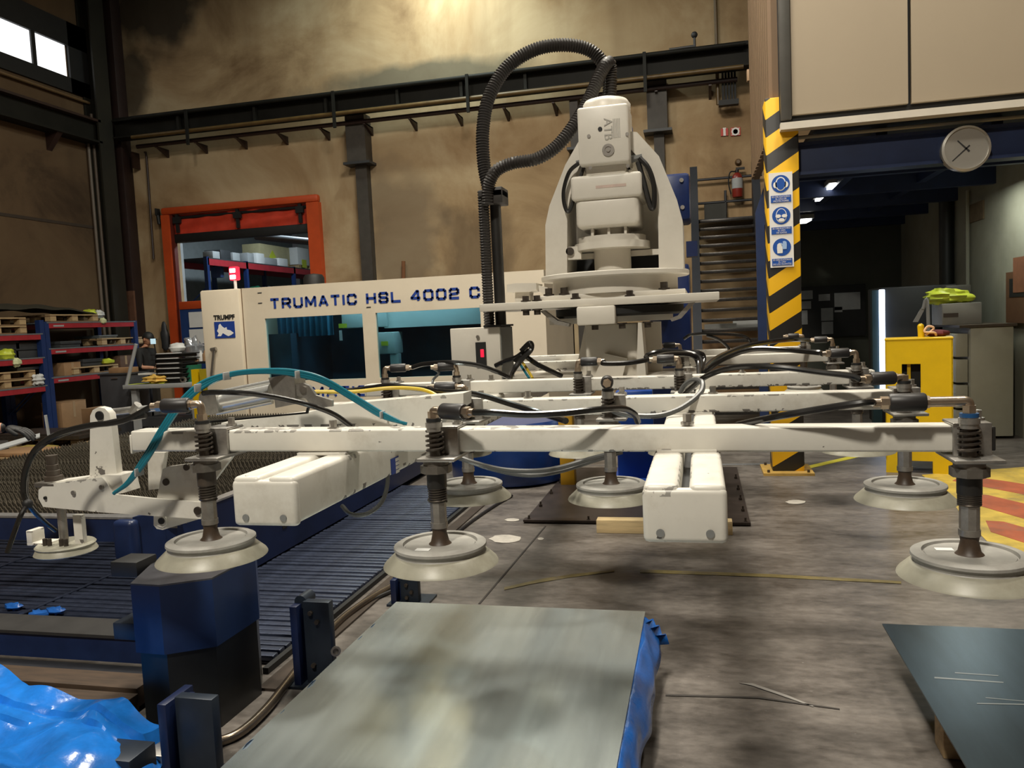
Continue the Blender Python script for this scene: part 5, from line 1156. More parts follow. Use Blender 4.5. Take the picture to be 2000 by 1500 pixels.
for dx_ in (-.05, -.03, .02, .04): obj('head_screw', MB().cyl((cx+dx_, cy-.04, zq), (cx+dx_, cy-.04, zq+.025), .008, n=8), DSTEEL, gr)
# decal on the left tube
xq = LXs[0][1]+.0015
a_ = at(765, 928, x=xq); b_ = at(778, 890, x=xq)
obj('blue_decal', MB().span((xq-.001, a_.y, a_.z), (xq+.0008, b_.y, b_.z)), LOGO, gr)
mb = MB()
for k in range(4):
    z1_ = a_.z+(b_.z-a_.z)*(k+.25)/4; dzz = abs(b_.z-a_.z)/10
    mb.span((xq, a_.y+(b_.y-a_.y)*.55, z1_-dzz), (xq+.0015, b_.y, z1_+dzz))
obj('decal_teeth', mb, SIGNW, gr)
# ================================================================== LASER SHUTTLE TABLE (left)
TZ = .6; tx1, tx0, ty0, ty1 = -2.92, -6.3, 3.82, 9.3
tb = thing('shuttle_table', (-4.6, 6.5, 0), 'long dark blue shuttle table with rows of toothed steel slats, left of the gripper', 'table')
TBL = mat('table_blue', (.010, .022, .075), .38, var=.25, scale=5)
EDGE = mat('bright_worn_edge', (.5, .5, .5), .3, metal=.8, var=.2, scale=20)
obj('front_rail', MB().span((tx0, ty0, .455), (tx1-.25, ty0+.06, TZ-.012)), TBL, tb)
obj('front_edge', MB().span((tx0, ty0-.004, TZ-.012), (tx1-.25, ty0+.07, TZ)), EDGE, tb)
obj('corner_bracket', MB().span((tx1-.36, ty0-.05, .355), (tx1-.22, ty0+.03, TZ-.01), bev=.03, seg=3), TBL, tb)
obj('corner_rail', MB().prism([(tx1-.25, ty0, .3), (tx1-.25, ty0+.06, .3), (tx1-.06, ty0+.4, .3), (tx1, ty0+.4, .3)], (0, 0, TZ-.3)), TBL, tb)
obj('side_rail', MB().span((tx1-.06, ty0+.4, .06), (tx1, ty1, TZ-.012)), DBLUE, tb)
obj('side_edge', MB().span((tx1-.07, ty0+.4, TZ-.012), (tx1+.004, ty1, TZ)), EDGE, tb)
for y in (5.0, 6.6, 8.0): obj('side_slot', MB().span((tx1-.004, y, .22), (tx1+.004, y+.06, .34)), BLACK, tb)
obj('under_tray', MB().span((tx0, 5.6, .1), (tx1-.07, ty1, .3)), BLACK, tb)
for x in (tx0+.05, -4.6): obj('leg', MB().span((x, ty0+.02, .05), (x+.1, ty0+.1, .46)), DBLUE, tb)
SLAT = mat('slat_steel', (.2, .18, .145), .3, metal=.8, var=.35, scale=30)
def slat_mb(x0, x1, y, n=90, h=.036, t=.006):
    mb = MB(); pts = [(x0, y, TZ-.1)]+[(x1, y, TZ-.1)]; w_ = (x1-x0)/n
    for k in range(n-1, -1, -1): pts += [(x0+w_*(k+1), y, TZ-.05), (x0+w_*(k+.5), y, TZ-.05+h)]
    pts += [(x0, y, TZ-.05)]
    return mb.prism(pts, (0, t, 0))
first = None
y = ty0+.15
rnd = random.Random(3)
while y < ty1-.1:
    if first is None:
        first = obj('slat', slat_mb(tx0, tx1-.08, y), SLAT, tb); fy0 = y
    else:
        c = first.copy(); COL.objects.link(c); c.parent = tb; c.location = Vector((rnd.uniform(-.03, .03), y-fy0, rnd.uniform(-.006, .006)))
    y += .05
# low pallet changer grid on the floor
PG = mat('grid_slat_paint', (.04, .05, .085), .32, metal=.45, var=.35, scale=12)
lg = thing('pallet_grid', (-3.8, 5.6, 0), 'low floor grid of many dark blue slats beside and under the shuttle table', 'grid')
gx0, gx1, gy0, gy1 = -5.7, -2.06, 3.36, 7.3
obj('tray', MB().span((gx0, gy0, .002), (gx1, gy1, .012)), mat('black_blue_tray', (.006, .008, .02), .5, var=.2), lg)
first = None; y = gy0
while y < gy1:
    if first is None: first = obj('slat', MB().span((gx0, y, .015), (gx1, y+.05, .045), bev=.008), PG, lg)
    else:
        c = first.copy(); COL.objects.link(c); c.parent = lg; c.location = Vector((0, y-gy0, rnd.uniform(-.004, .004)))
    y += .064
obj('edge_bar', MB().span((gx1, gy0-.1, 0), (gx1+.03, gy1, .03)), BLACK, lg)
for x in (-4.9, -3.9, -3.0): obj('runner', MB().span((x, gy0, .045), (x+.03, gy1, .05)), PG, lg)
FG = mat('blue_film_scrap', (.02, .12, .45), .25, var=.2)
for (px, py) in ((75, 1202), (110, 1196), (28, 1188)):
    p = at(px, py, z=.055); own('film_scrap', MB().sph((p.x, p.y, .066), (.06, .035, .02), 10, 6, fn=lambda q: q*(1+.3*math.sin(q.x*9+px)*math.cos(q.y*8))), FG, {75: 'small blue film scrap on the floor grid, middle of the three', 110: 'small blue film scrap on the floor grid, right of the three', 28: 'small blue film scrap on the floor grid, left of the three'}[px], 'scrap')
# front guide rail
fr = thing('guide_rail', (-3.6, 3.2, 0), 'blue steel rail with black top running left from the corner post', 'rail')
obj('web', MB().span((-5.6, 3.14, .07), (-2.31, 3.2, .19)), TBL, fr)
obj('top_plate', MB().span((-5.6, 3.13, .19), (-2.31, 3.33, .205)), mat('dark_grey_top', (.05, .048, .046), .4, metal=.3, var=.2), fr)
obj('lower_lip', MB().span((-5.6, 3.0, .0), (-2.31, 3.14, .055)), mat('dull_zinc_lip', (.06, .062, .07), .4, metal=.5, var=.2), fr)
for px0, py0, px1, py1, yv, lb in ((222, 1135, 262, 1104, 3.05, 0), (228, 1250, 262, 1214, 2.85, 1)):
    pass
# corner post
cpz0, cpz1 = .345, .63
TOPP = [(-2.252, 2.67), (-2.116, 2.664), (-1.947, 2.767), (-1.941, 3.077), (-2.054, 3.27), (-2.36, 2.95)]
cp = thing('corner_post', (-2.1, 2.9, 0), 'blue chamfered steel corner post with dark foot before the left suction cup', 'post')
POSTB = mat('post_blue', (.012, .03, .10), .3, metal=.2, var=.15, scale=4)
obj('head', MB().prism([(x, y, cpz0) for x, y in TOPP], (0, 0, cpz1-cpz0-.006)), POSTB, cp, sharp=20)
obj('top_plate', MB().prism([(x, y, cpz1-.006) for x, y in TOPP], (0, 0, .007)), mat('worn_blue_grey_top', (.085, .085, .095), .35, metal=.5, var=.3, scale=8), cp)
inn = [(-2.1+(x+2.1)*.93, 2.92+(y-2.92)*.95) for x, y in TOPP]
obj('foot', MB().prism([(x, y, 0) for x, y in inn], (0, 0, cpz0)), mat('black_foot', (.007, .008, .009), .35, var=.2), cp, sharp=20)
a_ = at(232, 1118, z=.62)
obj('stop_block', MB().span((a_.x-.04, a_.y, .60), (a_.x+.09, a_.y+.13, .665), bev=.004), BLACK, cp)
a_ = at(226, 1250, y=2.78); obj('stop_block', MB().span((a_.x-.01, 2.78, a_.z), (-2.25, 2.95, a_.z+.075), bev=.006), NAVY, cp)
# sheet stop posts along the big sheet
def stop_post(y, xa, xb, h, label, hook=True):
    t_ = thing('sheet_stop', ((xa+xb)/2, y, 0), label, 'post')
    obj('side_blade', MB().span((xa, y, 0), (xa+.035, y+.16, h-.015), bev=.004), DBLUE, t_)
    obj('face_plate', MB().span((xa+.05, y+.03, 0), (xb, y+.075, h), bev=.004), NAVY, t_)
    obj('web', MB().span((xa+.03, y+.06, 0), (xa+.055, y+.14, h*.9)), DBLUE, t_)
    obj('foot_plate', MB().span((xa-.02, y-.02, 0), (xb+.06, y+.18, .012)), NAVY, t_)
    if hook:
        obj('hook', MB().cyl((xa+.03, y+.05, h-.01), (xa+.03, y+.14, h-.01), .03, n=14), NAVY, t_)
        for dx_, dz_ in ((.09, -.05), (.12, -.09), (.09, -h*.75)):
            obj('bolt', MB().cyl((xa+dx_, y+.015, h+dz_), (xa+dx_, y+.03, h+dz_), .011, n=6), DSTEEL, t_)
    return t_
stop_post(3.15, -1.835, -1.655, .39, 'dark blue sheet stop post with hook, middle one of the row')
stop_post(4.2, -1.79, -1.63, .165, 'dark blue sheet stop post beyond the far corner of the big sheet')
stop_post(2.33, -1.90, -1.70, .335, 'dark blue sheet stop post nearest the camera by the blue film', hook=False)
a_ = at(203, 1472, z=.12)
own('black_support_block', MB().span((-2.2, 2.28, 0), (-1.99, 2.42, .13), bev=.006), NAVY, 'low dark steel block in front of the blue film', 'block')
own('zinc_sill', MB().span((-2.35, 2.44, 0), (-1.92, 2.62, .06), bev=.004), GALV, 'bright metal sill between blue film and nearest stop post', 'sill')
# conduits along the floor
def floor_path(pts, r, z=None): return [at(a, b_, z=(r if z is None else z)) for a, b_ in pts]
own('floor_conduit', MB().tube(floor_path([(380, 1452), (420, 1450), (470, 1430), (520, 1385), (562, 1332), (610, 1270), (660, 1216), (695, 1188), (735, 1162), (775, 1140)], .022), .02, n=10), mat('shiny_conduit', (.20, .16, .12), .25, metal=.85, var=.2), 'shiny brown metal conduit curving along the floor left of the big sheet', 'conduit')
own('floor_cable', MB().tube(floor_path([(655, 1218), (690, 1192), (730, 1170), (775, 1150)], .014), .012, n=8), RUBBER, 'black cable lying beside the shiny floor conduit', 'cable')
own('cable_channel', MB().span((-1.99, 3.1, 0), (-1.9, 8.0, .012)), mat('rusty_channel', (.06, .045, .035), .5, metal=.4, var=.3), 'flat dark channel strip along the right edge of the floor grid', 'channel')
own('channel_cable', MB().tube(floor_path([(1000, 968), (970, 985), (925, 1015), (880, 1050), (830, 1090)], .014), .012, n=8), RUBBER, 'black cable in the channel behind the middle suction cup', 'cable')
# ================================================================== SHEETS
GALVS = mat('galvanised_sheet', (.70, .80, .82), .30, metal=.8, var=.1, scale=7, stretch=(3.5, .25, 1), bump=.0)
N_, L_, B_ = nodes_of(GALVS)
tc = N_.new('ShaderNodeTexCoord'); vo = N_.new('ShaderNodeTexNoise'); vo.inputs['Scale'].default_value = 160; vo.inputs['Detail'].default_value = 2; L_.new(tc.outputs['Object'], vo.inputs['Vector'])
mr = N_.new('ShaderNodeMapRange'); mr.inputs['To Min'].default_value = .13; mr.inputs['To Max'].default_value = .21; L_.new(vo.outputs['Fac'], mr.inputs[0]); L_.new(mr.outputs[0], B_.inputs['Roughness'])
DARKS = mat('dark_cold_rolled_sheet', (.075, .115, .15), .3, metal=.85, var=.12, scale=6, stretch=(2.5, .4, 1))
PX0, PX1, PY0, PY1, PZ = -1.505, -.283, .75, 3.597, .25
SHEET = t = thing('sheet_stack', (-.9, 2.2, 0), 'big grey galvanised steel sheet on a low stack in the foreground', 'sheet')
obj('top_sheet', MB().span((PX0, PY0, PZ-.003), (PX1, PY1, PZ)), GALVS, t)
for k in range(4): obj('sheet', MB().span((PX0+.004*(k % 2), PY0, PZ-.008-.005*k), (PX1-.003*(k % 2), PY1-.004*(k % 2), PZ-.0045-.005*k)), GALVS, t)
obj('bottom_sheet', MB().span((PX0+.006, PY0, PZ-.1), (PX1-.006, PY1-.006, PZ-.026)), GALV, t)
for k in range(3):
    y = PY0+.3+k*1.1
    obj('skid', MB().span((PX0+.02, y, 0), (PX1-.02, y+.1, PZ-.1)), WOOD, t)
FILM = mat('blue_film', (.012, .13, .52), .22, var=.25, scale=9, bump=.4)
rf = random.Random(5)
ph = [rf.uniform(0, 6) for _ in range(6)]
def wr(u, v): return .5*math.sin(u*31+ph[0]+3*v)+.35*math.sin(u*57+ph[1]-v*6)+.3*math.sin(u*13+v*9+ph[2])
def film_r(u, v):
    y = PY1-.06+(PY0-PY1)*u; y += (.0 if u > .02 else .05*v+.03*math.sin(v*23))
    wd = .085+.012*math.sin(u*9)+(.05 if u < .012 else 0)
    x = PX1-.012+wd*v*(1-.15*v); z = PZ-.0045-.012*v-.21*v*v*.55
    return Vector((x+.012*wr(u, v)*v, y, z+.014*wr(u*1.3, v)*v))
t = thing('blue_film_strip', (PX1+.05, 2.2, 0), 'blue plastic film hanging along the right edge of the big sheet', 'film')
obj('film', MB().grid(film_r, 150, 8, (.0015, 0, .001)), FILM, t, sharp=80)
def film_l(u, v):
    y = 3.45+(2.0-3.45)*u; return Vector((PX0+.01-.05*v+.012*wr(u, v)*v, y, PZ-.004-.03*v-.16*v*v+.012*wr(u*1.4, v)))
t = thing('film_remnant', (PX0-.03, 2.9, 0), 'narrow pale blue film remnant along the left edge of the big sheet', 'film')
obj('film', MB().grid(film_l, 60, 5, (.0015, 0, .001)), mat('pale_blue_film', (.14, .22, .42), .2, metal=.3, var=.4, scale=9), t, sharp=80)
p = at(656, 1272, z=.2); obj('eye_bolt', MB().lathe((p.x, p.y, p.z), [(.013, -.008), (.022, -.008), (.022, .008), (.013, .008), (.013, -.008)], n=16, ax=(.4, -1, .3)), STEEL, SHEET)
# right sheet on a batten
QX0, QY1, QZ = .745, 3.692, .2
t = thing('dark_sheet', (1.4, 2.6, 0), 'dark blue grey steel sheet on blocks at the lower right', 'sheet')
obj('top_sheet', MB().span((QX0, .8, QZ-.004), (2.25, QY1, QZ)), DARKS, t)
obj('sheet', MB().span((QX0+.002, .8, QZ-.010), (2.25, QY1-.004, QZ-.0055)), DARKS, t)
a_ = at(1784, 1372, z=.13)
for y, w_ in ((3.35, .11), (2.55, .1), (1.5, .1)):
    obj('wood_block', MB().span((QX0+.045, y-.4, .0), (QX0+.17, y-.4+w_, QZ-.011), bev=.004), WOOD, t)
    obj('wood_block', MB().span((1.9, y-.4, .0), (2.05, y-.4+w_, QZ-.011), bev=.004), WOOD, t)
SCR = mat('bright_scratch', (.3, .33, .34), .4, metal=.6, var=0)
for pts in ([(1825, 1322), (1960, 1332), (1960, 1334), (1825, 1325)], [(1865, 1313), (1950, 1319), (1950, 1320.5), (1865, 1315)], [(1908, 1373), (2010, 1375), (2010, 1377), (1908, 1375)], [(1925, 1362), (2000, 1369), (2000, 1370), (1925, 1363.5)]):
    obj('scratch', MB().prism([at(a, b_, z=QZ+.0004) for a, b_ in pts], (0, 0, .0004)), SCR, t)
# crumpled blue film over a wooden pallet, lower left
def film_big(u, v):
    x = -3.6+1.62*u; y = 1.7+1.12*v-.25*u*v
    h = .165+.10*math.exp(-((u-.42)**2*9+(v-.55)**2*8))+.05*math.sin(u*9+v*4)*math.sin(v*8+ph[3])
    tri = lambda q: abs((q % 1.0)*2-1)
    h = h*.8+.075*tri(u*1.5+v*.55+.2)-.06*tri(u*.5-v*1.25+.6)+.03*tri(u*3.1-v*1.6+.15*math.sin(v*7))-.022*tri(u*1.2+v*3.7+.1*math.sin(u*9))+.01*tri(u*7.3+v*5.1+.3*math.sin(v*5))
    ed = min(u, v, 1-u, 1-v)*7
    h = .03+(h-.03)*min(1, ed)**.6 if v < .9 or u > .95 else h
    return Vector((x+.02*math.sin(v*19), y+.035*math.sin(u*17+2)*v, max(h, .02)+(.0 if v < .8 else .02*math.sin(u*25))))
FILM2 = mat('bright_blue_film', (.012, .14, .50), .2, var=.35, scale=5, bump=.35)
t = thing('crumpled_film', (-2.8, 2.3, .0), 'large crumpled sheet of bright blue plastic film at the lower left', 'film')
obj('film', MB().grid(film_big, 90, 64, (0, 0, .002)), FILM2, t, sharp=24)
mat_bed = mat('dark_bed_wood', (.048, .028, .015), .75, var=.35, scale=5, stretch=(1, 8, 8))
t = thing('timber_bed', (-3.6, 2.9, 0), 'brown boards between the blue rail and the crumpled blue film', 'boards')
for k in range(3):
    obj('board', MB().span((-3.85, 2.52+k*.155, .0+.012*k), (-2.36-.02*k, 2.66+k*.155, .085+.012*k), bev=.004), mat_bed, t)
own('flat_batten', MB().span((-.80, 5.83, 0), (.185, 5.93, .1), bev=.004), LWOOD, 'pale fresh timber batten on the floor behind the right tube end', 'timber')
# ================================================================== loader base behind the gripper
bp = thing('floor_plate', (-.55, 7.2, 0), 'dark bolted steel plate on the floor under the gripper', 'plate')
PLM = mat('brown_steel_plate', (.055, .043, .038), .42, metal=.4, var=.25, scale=6)
obj('plate', MB().span((-1.42, 6.1, .0), (.325, 8.4, .014)), PLM, bp)
obj('front_strip', MB().span((-1.42, 6.08, .014), (.325, 6.16, .03)), PLM, bp)
for x, ys_ in ((-1.38, (6.12, 6.6, 7.1, 7.6, 8.1)), (.29, (6.12, 6.5, 6.9, 7.3, 7.8)), (-.9, (6.12,)), (-.4, (6.12,)), (-.75, (6.7, 7.2, 7.6))):
    for y in ys_: obj('plate_bolt', MB().cyl((x, y, .01), (x, y, .034), .015, n=6).cyl((x, y, .034), (x, y, .058), .008, n=8), DSTEEL, bp)
BRIGHTB = mat('bright_blue_enamel', (.012, .06, .30), .35, var=.1)
lc = thing('loader_column', (-.35, 8.2, 0), 'dark blue loader column and drum behind the gripper tower', 'column')
obj('drum_base', MB().lathe((-1.95, 7.95, 0), [(0, .02), (.60, .02), (.62, .06), (.62, .55), (.58, .62), (0, .62)], n=40), mat('drum_blue', (.008, .035, .16), .3, var=.2), lc)
obj('arm_base', MB().span((-.82, 7.65, .014), (-.45, 8.2, .9), bev=.02), BRIGHTB, lc)
obj('arm_foot', MB().span((-.95, 7.2, .014), (-.35, 8.2, .05)), BRIGHTB, lc)
zc1 = at(1335, 340, y=7.0).z
obj('mast', MB().span((-.42, 6.9, .014), at(1345, 470, y=7.0)+Vector((0, .35, -.2)), bev=.02), BLUE, lc)
a_ = at(1347, 430, y=6.9); b_ = at(1347, 338, y=6.9)
obj('carriage', MB().span((-.42, 6.85, a_.z), (b_.x, 7.3, b_.z), bev=.03), BLUE, lc)
a2 = at(1340, 655, y=6.9); b2 = at(1340, 430, y=6.9)
obj('guide', MB().span((-.3, 6.95, 0.014), (a2.x-.01, 7.3, b2.z), bev=.01), BLUE, lc)
a3 = at(1362, 500, y=7.0); b3 = at(1362, 470, y=7.0); obj('stay', MB().span((-.1, 7.0, a3.z), (b3.x, 7.15, b3.z)), BLUE, lc)
for px, py in ((1331, 352), (1333, 405)): p = at(px, py, y=6.84); obj('carriage_bolt', MB().cyl((p.x, 6.83, p.z), (p.x, 6.86, p.z), .018, n=8), STEEL, lc)
obj('support_arm', MB().span((-.48, TY+.3, zz(590)), (-.2, 6.9, zz(560)), bev=.02), BLUE, lc)
obj('top_box', MB().span((at(1210, 300, y=6.9).x, 6.9, at(1232, 262, y=6.9).z), (at(1233, 300, y=6.9).x, 7.2, at(1232, 232, y=6.9).z), bev=.02), BRIGHTB, lc)
p = at(1110, 890, y=7.6); own('yellow_bollard', MB().span((p.x-.07, 7.5, 0), (p.x+.07, 7.62, .75), bev=.01), mat('amber_paint', (.5, .27, .01), .45, var=.1), 'narrow amber post behind the front cross beam', 'post')
own('grey_conduit_bar', MB().cyl(at(1410, 909, y=8.6), at(1505, 908, y=8.6), .02, n=8).cyl(at(1150, 912, y=8.6), at(1410, 909, y=8.6), .02, n=8), DGREY, 'thin dark bar low on the floor left of the striped column', 'bar')
# ================================================================== LEFT BACKGROUND: racks along the left wall
RX = -11.6
def ry(px, py): return at(px, py, x=RX).y
ymid, yend_ = 12.2, 14.55
zr = (2.0, 1.52, .985); zl_ = (1.80, 1.37, .86)
def rack(y0, y1, zs, label, top):
    t_ = thing('pallet_rack', (RX-.5, (y0+y1)/2, 0), label, 'rack')
    for y in (y0, y1):
        for x in (RX-.1, RX-1.0):
            obj('upright', MB().span((x, y-.05, 0), (x+.1, y+.05, top)), RBLUE, t_)
        obj('brace', MB().cyl((RX-.95, y, .3), (RX-.05, y, 1.0), .015, n=6), RBLUE, t_)
    for z in zs:
        for x in (RX-.05, RX-1.0): obj('beam', MB().span((x, y0+.05, z-.1), (x+.05, y1-.05, z-.01)), REDBEAM, t_)
        obj('shelf', MB().span((RX-1.0, y0, z-.01), (RX+.005, y1, z+.012)), mat_shelf, t_)
        obj('beam_tag', MB().span((RX+.001, y0+.15, z-.075), (RX+.004, y0+.4, z-.045)), PAPERG, t_)
    return t_
mat_shelf = mat('zinc_shelf', (.25, .28, .3), .4, metal=.6, var=.15)
rack(ymid, yend_, zr, 'blue and red shelf rack by the left wall, right bay', 2.02)
rack(8.9, ymid-.11, zl_, 'blue and red shelf rack by the left wall, left bay at the photo edge', 2.05)
# pallets
def pallet(loc, label, rz=0, group=None, L=1.2, Wd=.8):
    t_ = thing('pallet', (0, 0, 0), label, 'pallet', group)
    for k in range(5): obj('deck_board', MB().span((-L/2, -Wd/2+k*(Wd-.12)/4, .122), (L/2, -Wd/2+k*(Wd-.12)/4+.12, .144)), WOOD, t_)
    for x in (-L/2, -.07, L/2-.14):
        obj('cross_board', MB().span((x, -Wd/2, .1), (x+.14, Wd/2, .122)), DWOOD, t_)
        for y in (-Wd/2, -.06, Wd/2-.12): obj('block', MB().span((x, y, .022), (x+.14, y+.12, .1)), WOOD, t_)
    for y in (-Wd/2, -.05, Wd/2-.1): obj('bottom_board', MB().span((-L/2, y, 0), (L/2, y+.1, .022)), DWOOD, t_)
    t_.location = loc; t_.rotation_euler = (0, 0, rz); ORG[t_.name] = Vector(loc); return t_
P1 = pallet((RX-.45, 12.95, zr[0]+.012), 'wooden pallet on top of the right rack bay under the lime bag', PI/2)
dup(P1, (RX-.45, 13.35+.85, zr[1]+.012), 'wooden pallet with grey tray on the middle shelf of the right bay', PI/2)
dup(P1, (RX-.45, 13.4, zr[2]+.012), 'wooden pallet on the lowest shelf of the right bay', PI/2)
dup(P1, (RX-.45, 11.2, zl_[0]+.012), 'wooden pallet on top of the left rack bay under the dark tarp', PI/2)
dup(P1, (RX-.45, 11.3, zl_[2]+.012), 'wooden pallet on the lowest shelf of the left rack bay, lower of two', PI/2)
dup(P1, (RX-.45, 11.3, zl_[2]+.158), 'wooden pallet on the lowest shelf of the left rack bay, upper of two', PI/2)
dup(P1, (RX-.45, 11.2, zl_[0]+.158), 'second wooden pallet directly under the dark tarp on the left rack bay', PI/2)
dup(P1, (-10.0, 10.6, 0), 'wooden pallet on the floor before the racks, under dark sheets', .1)
P8 = dup(P1, (-9.0, 8.9, 0), 'wooden pallet on the floor left of the lever mast', -.15)
dup(P1, (-8.3, 9.9, 0), 'wooden pallet on the floor in front of the grey bin', .2)
def lump(name, loc, r, m_, label, cat, k=0., amp=.15, dup_=None):
    return own(name, MB().sph((loc[0], loc[1], loc[2]+r[2]), r, 16, 10, fn=lambda p: p*(1+amp*math.sin(p.x*7+k)*math.cos(p.y*6+k)+amp*.6*math.sin(p.z*9+k*2))), m_, label, cat)
zt1 = zr[0]+.158; ztl = zl_[0]+.158
own('dark_tarp', MB().grid(lambda u, v: Vector((RX-.9+.85*v, 10.6+2.9*u, 2.162+.2*math.sin(PI*min(1, max(0, u)))**.5*(.55+.45*math.sin(PI*v))+.012*math.sin(u*23+v*9))), 40, 10, (0, 0, .02)), mat('olive_tarp', (.035, .032, .022), .6, var=.2), 'long dark arched tarp over the tops of both rack bays', 'tarp')
lump('lime_bag', (RX-.2, ry(193, 620), zr[0]+.09), (.13, .13, .09), LIME, 'lime bag on the top edge of the right rack bay', 'bag', 1)
lump('white_bundle', (RX-.2, ry(210, 618), zr[0]+.09), (.1, .1, .08), FOAM, 'white crumpled bundle beside the lime bag on the rack top', 'bundle', 2)
lump('pale_bag', (RX+.0, ry(201, 630), zr[0]-.04), (.06, .07, .06), mat('pale_lime', (.6, .62, .35), .5, var=.1), 'small pale bag hanging over the rack top edge under the lime bag', 'bag', 3)
lump('lime_sack', (RX-.1, ry(22, 698), zl_[1]-.02), (.12, .15, .11), LIME, 'lime bag on the middle shelf of the left rack bay', 'bag', 4)
lump('pale_sack', (RX-.0, ry(32, 707), zl_[1]-.13), (.07, .09, .08), bpy.data.materials['pale_lime'], 'small pale bag hanging below the lime bag on the left bay', 'bag', 5)
lump('lime_cloth', (RX-.15, ry(222, 715), zr[2]+.158), (.12, .14, .06), LIME, 'lime cloth on the pallet of the lowest right shelf', 'cloth', 6)
def carton(px, py, w_, h_, d_, x, label, m_=CARD, y=None, z=0, name='cardboard_box'):
    p = at(px, py, x=x)
    t_ = thing(name, (x-d_/2, p.y, z), label, 'box')
    obj('body', MB().span((x-d_, p.y-w_/2, z), (x, p.y+w_/2, z+h_), bev=.006), m_, t_)
    obj('flap', MB().span((x-d_-.002, p.y-w_/2, z+h_), (x-d_/2-.005, p.y+w_/2, z+h_+.008)).span((x-d_/2+.005, p.y-w_/2, z+h_), (x+.002, p.y+w_/2, z+h_+.008)), m_, t_)
    obj('tape', MB().span((x+.001, p.y-.03, z+h_*.4), (x+.003, p.y+.03, z+h_)), mat_tape, t_)
    return t_
mat_tape = mat('brown_tape', (.35, .24, .14), .35, var=.05)
carton(142, 720, .42, .24, .3, RX-.1, 'cardboard box on the lowest shelf of the right bay', z=zr[2]+.013)
carton(142, 765, .62, .5, .45, RX-.1, 'brown cardboard box on the floor under the right rack bay', z=.0)
carton(214, 770, .55, .4, .4, -10.6, 'orange brown cardboard box standing left of the grey bin', z=.0)
carton(245, 690, .34, .3, .3, RX-.05, 'brown box at the far end of the lowest right shelf', m_=mat('brown_sacking', (.1, .055, .035), .8, var=.2), z=zr[2]+.013)
for k, (px, py, z_, w_, h_, lb) in enumerate(((130, 665, zr[1]+.013, .5, .12, 'dark steel parts tray on the middle shelf of the right bay, left'), (205, 662, zr[1]+.16, .5, .06, 'flat grey tray on the pallet of the middle right shelf'), (50, 675, zl_[1]+.013, .6, .28, 'dark crate on the middle shelf of the left bay, right part'), (10, 680, zl_[1]+.013, .4, .32, 'dark crate on the middle shelf of the left bay, left part'), (175, 725, zr[2]+.16, .5, .14, 'dark parts crate on the pallet of the lowest right shelf'), (60, 745, zl_[2]+.31, .7, .05, 'grey sheet offcuts on the upper pallet of the left bay'))):
    p = at(px, py, x=RX-.2)
    t_ = thing('parts_crate', (RX-.4, p.y, z_), lb, 'crate')
    mm = mat_shelf if 'grey' in lb else DGREY
    obj('tray', MB().span((RX-.7, p.y-w_/2, z_), (RX-.12, p.y+w_/2, z_+h_*.5), bev=.01), mm, t_)
    obj('rim', MB().span((RX-.72, p.y-w_/2-.01, z_+h_*.5), (RX-.1, p.y+w_/2+.01, z_+h_), bev=.01), mm, t_)
lump('white_glove', (RX+.0, ry(75, 740), zl_[2]+.02), (.06, .12, .1), FOAM, 'white crumpled rag hanging at the left bay lowest shelf', 'rag', 7, .3)
# bin, bench and things on it
t = thing('grey_bin', (-9.55, 11.75, 0), 'dark grey cabinet bin between racks and workbench', 'bin')
obj('body', MB().span((-10.05, 11.6, 0), (-9.47, 12.1, 1.03), bev=.012), mat('bin_grey', (.05, .052, .058), .5, var=.1), t)
obj('handle', MB().span((-9.8, 11.58, .97), (-9.68, 11.6, .985)), STEEL, t); obj('lid', MB().span((-10.07, 11.58, 1.03), (-9.45, 12.12, 1.06), bev=.008), DGREY, t)
own('brown_carton', MB().span((-9.9, 11.65, 1.06), (-9.5, 11.9, 1.15), bev=.005), CARD, 'flat brown carton lying on the grey bin', 'box')
wb = thing('workbench', (-8.6, 11.7, 0), 'grey workbench with blue drawers behind the air cylinder', 'bench')
obj('top', MB().span((-9.4, 11.35, .80), (-7.0, 12.1, .87), bev=.008), mat('bench_grey', (.33, .34, .34), .45, var=.1), wb)
for x in (-9.3, -7.2):
    for y in (11.42, 11.95): obj('leg', MB().span((x, y, 0), (x+.1, y+.08, .8)), mat_leg if x > -9 else PAPERG, wb) if False else obj('leg', MB().span((x, y, 0), (x+.1, y+.08, .8)), PAPERG, wb)
dc = obj('drawer_unit', MB().span((-8.15, 11.4, .1), (-7.4, 12.0, .8)), PAPERG, wb)
for k in range(4): obj('drawer', MB().span((-8.1, 11.385, .62-k*.16), (-7.45, 11.4, .75-k*.16)), mat('drawer_blue', (.01, .025, .10), .4, var=.1) if k == 0 else bpy.data.materials['drawer_blue'], dc)
obj('under_shelf', MB().span((-9.2, 11.5, .15), (-8.2, 12.0, .3)), DGREY, wb)
bz = .87
lump('yellow_gloves', (at(305, 735, y=11.5).x, 11.5, bz), (.2, .12, .075), mat('yellow_leather', (.7, .45, .1), .6, var=.15), 'pair of yellow leather gloves heaped on the workbench', 'gloves', 2, .3)
own('lime_sheet', MB().grid(lambda u, v: Vector((-9.35+.7*u, 11.4+.25*v, bz+.004+.02*u*math.sin(v*6+u*3)**2)), 10, 5, (0, 0, .003)), LIME, 'thin lime sheet lying on the left end of the workbench', 'sheet')
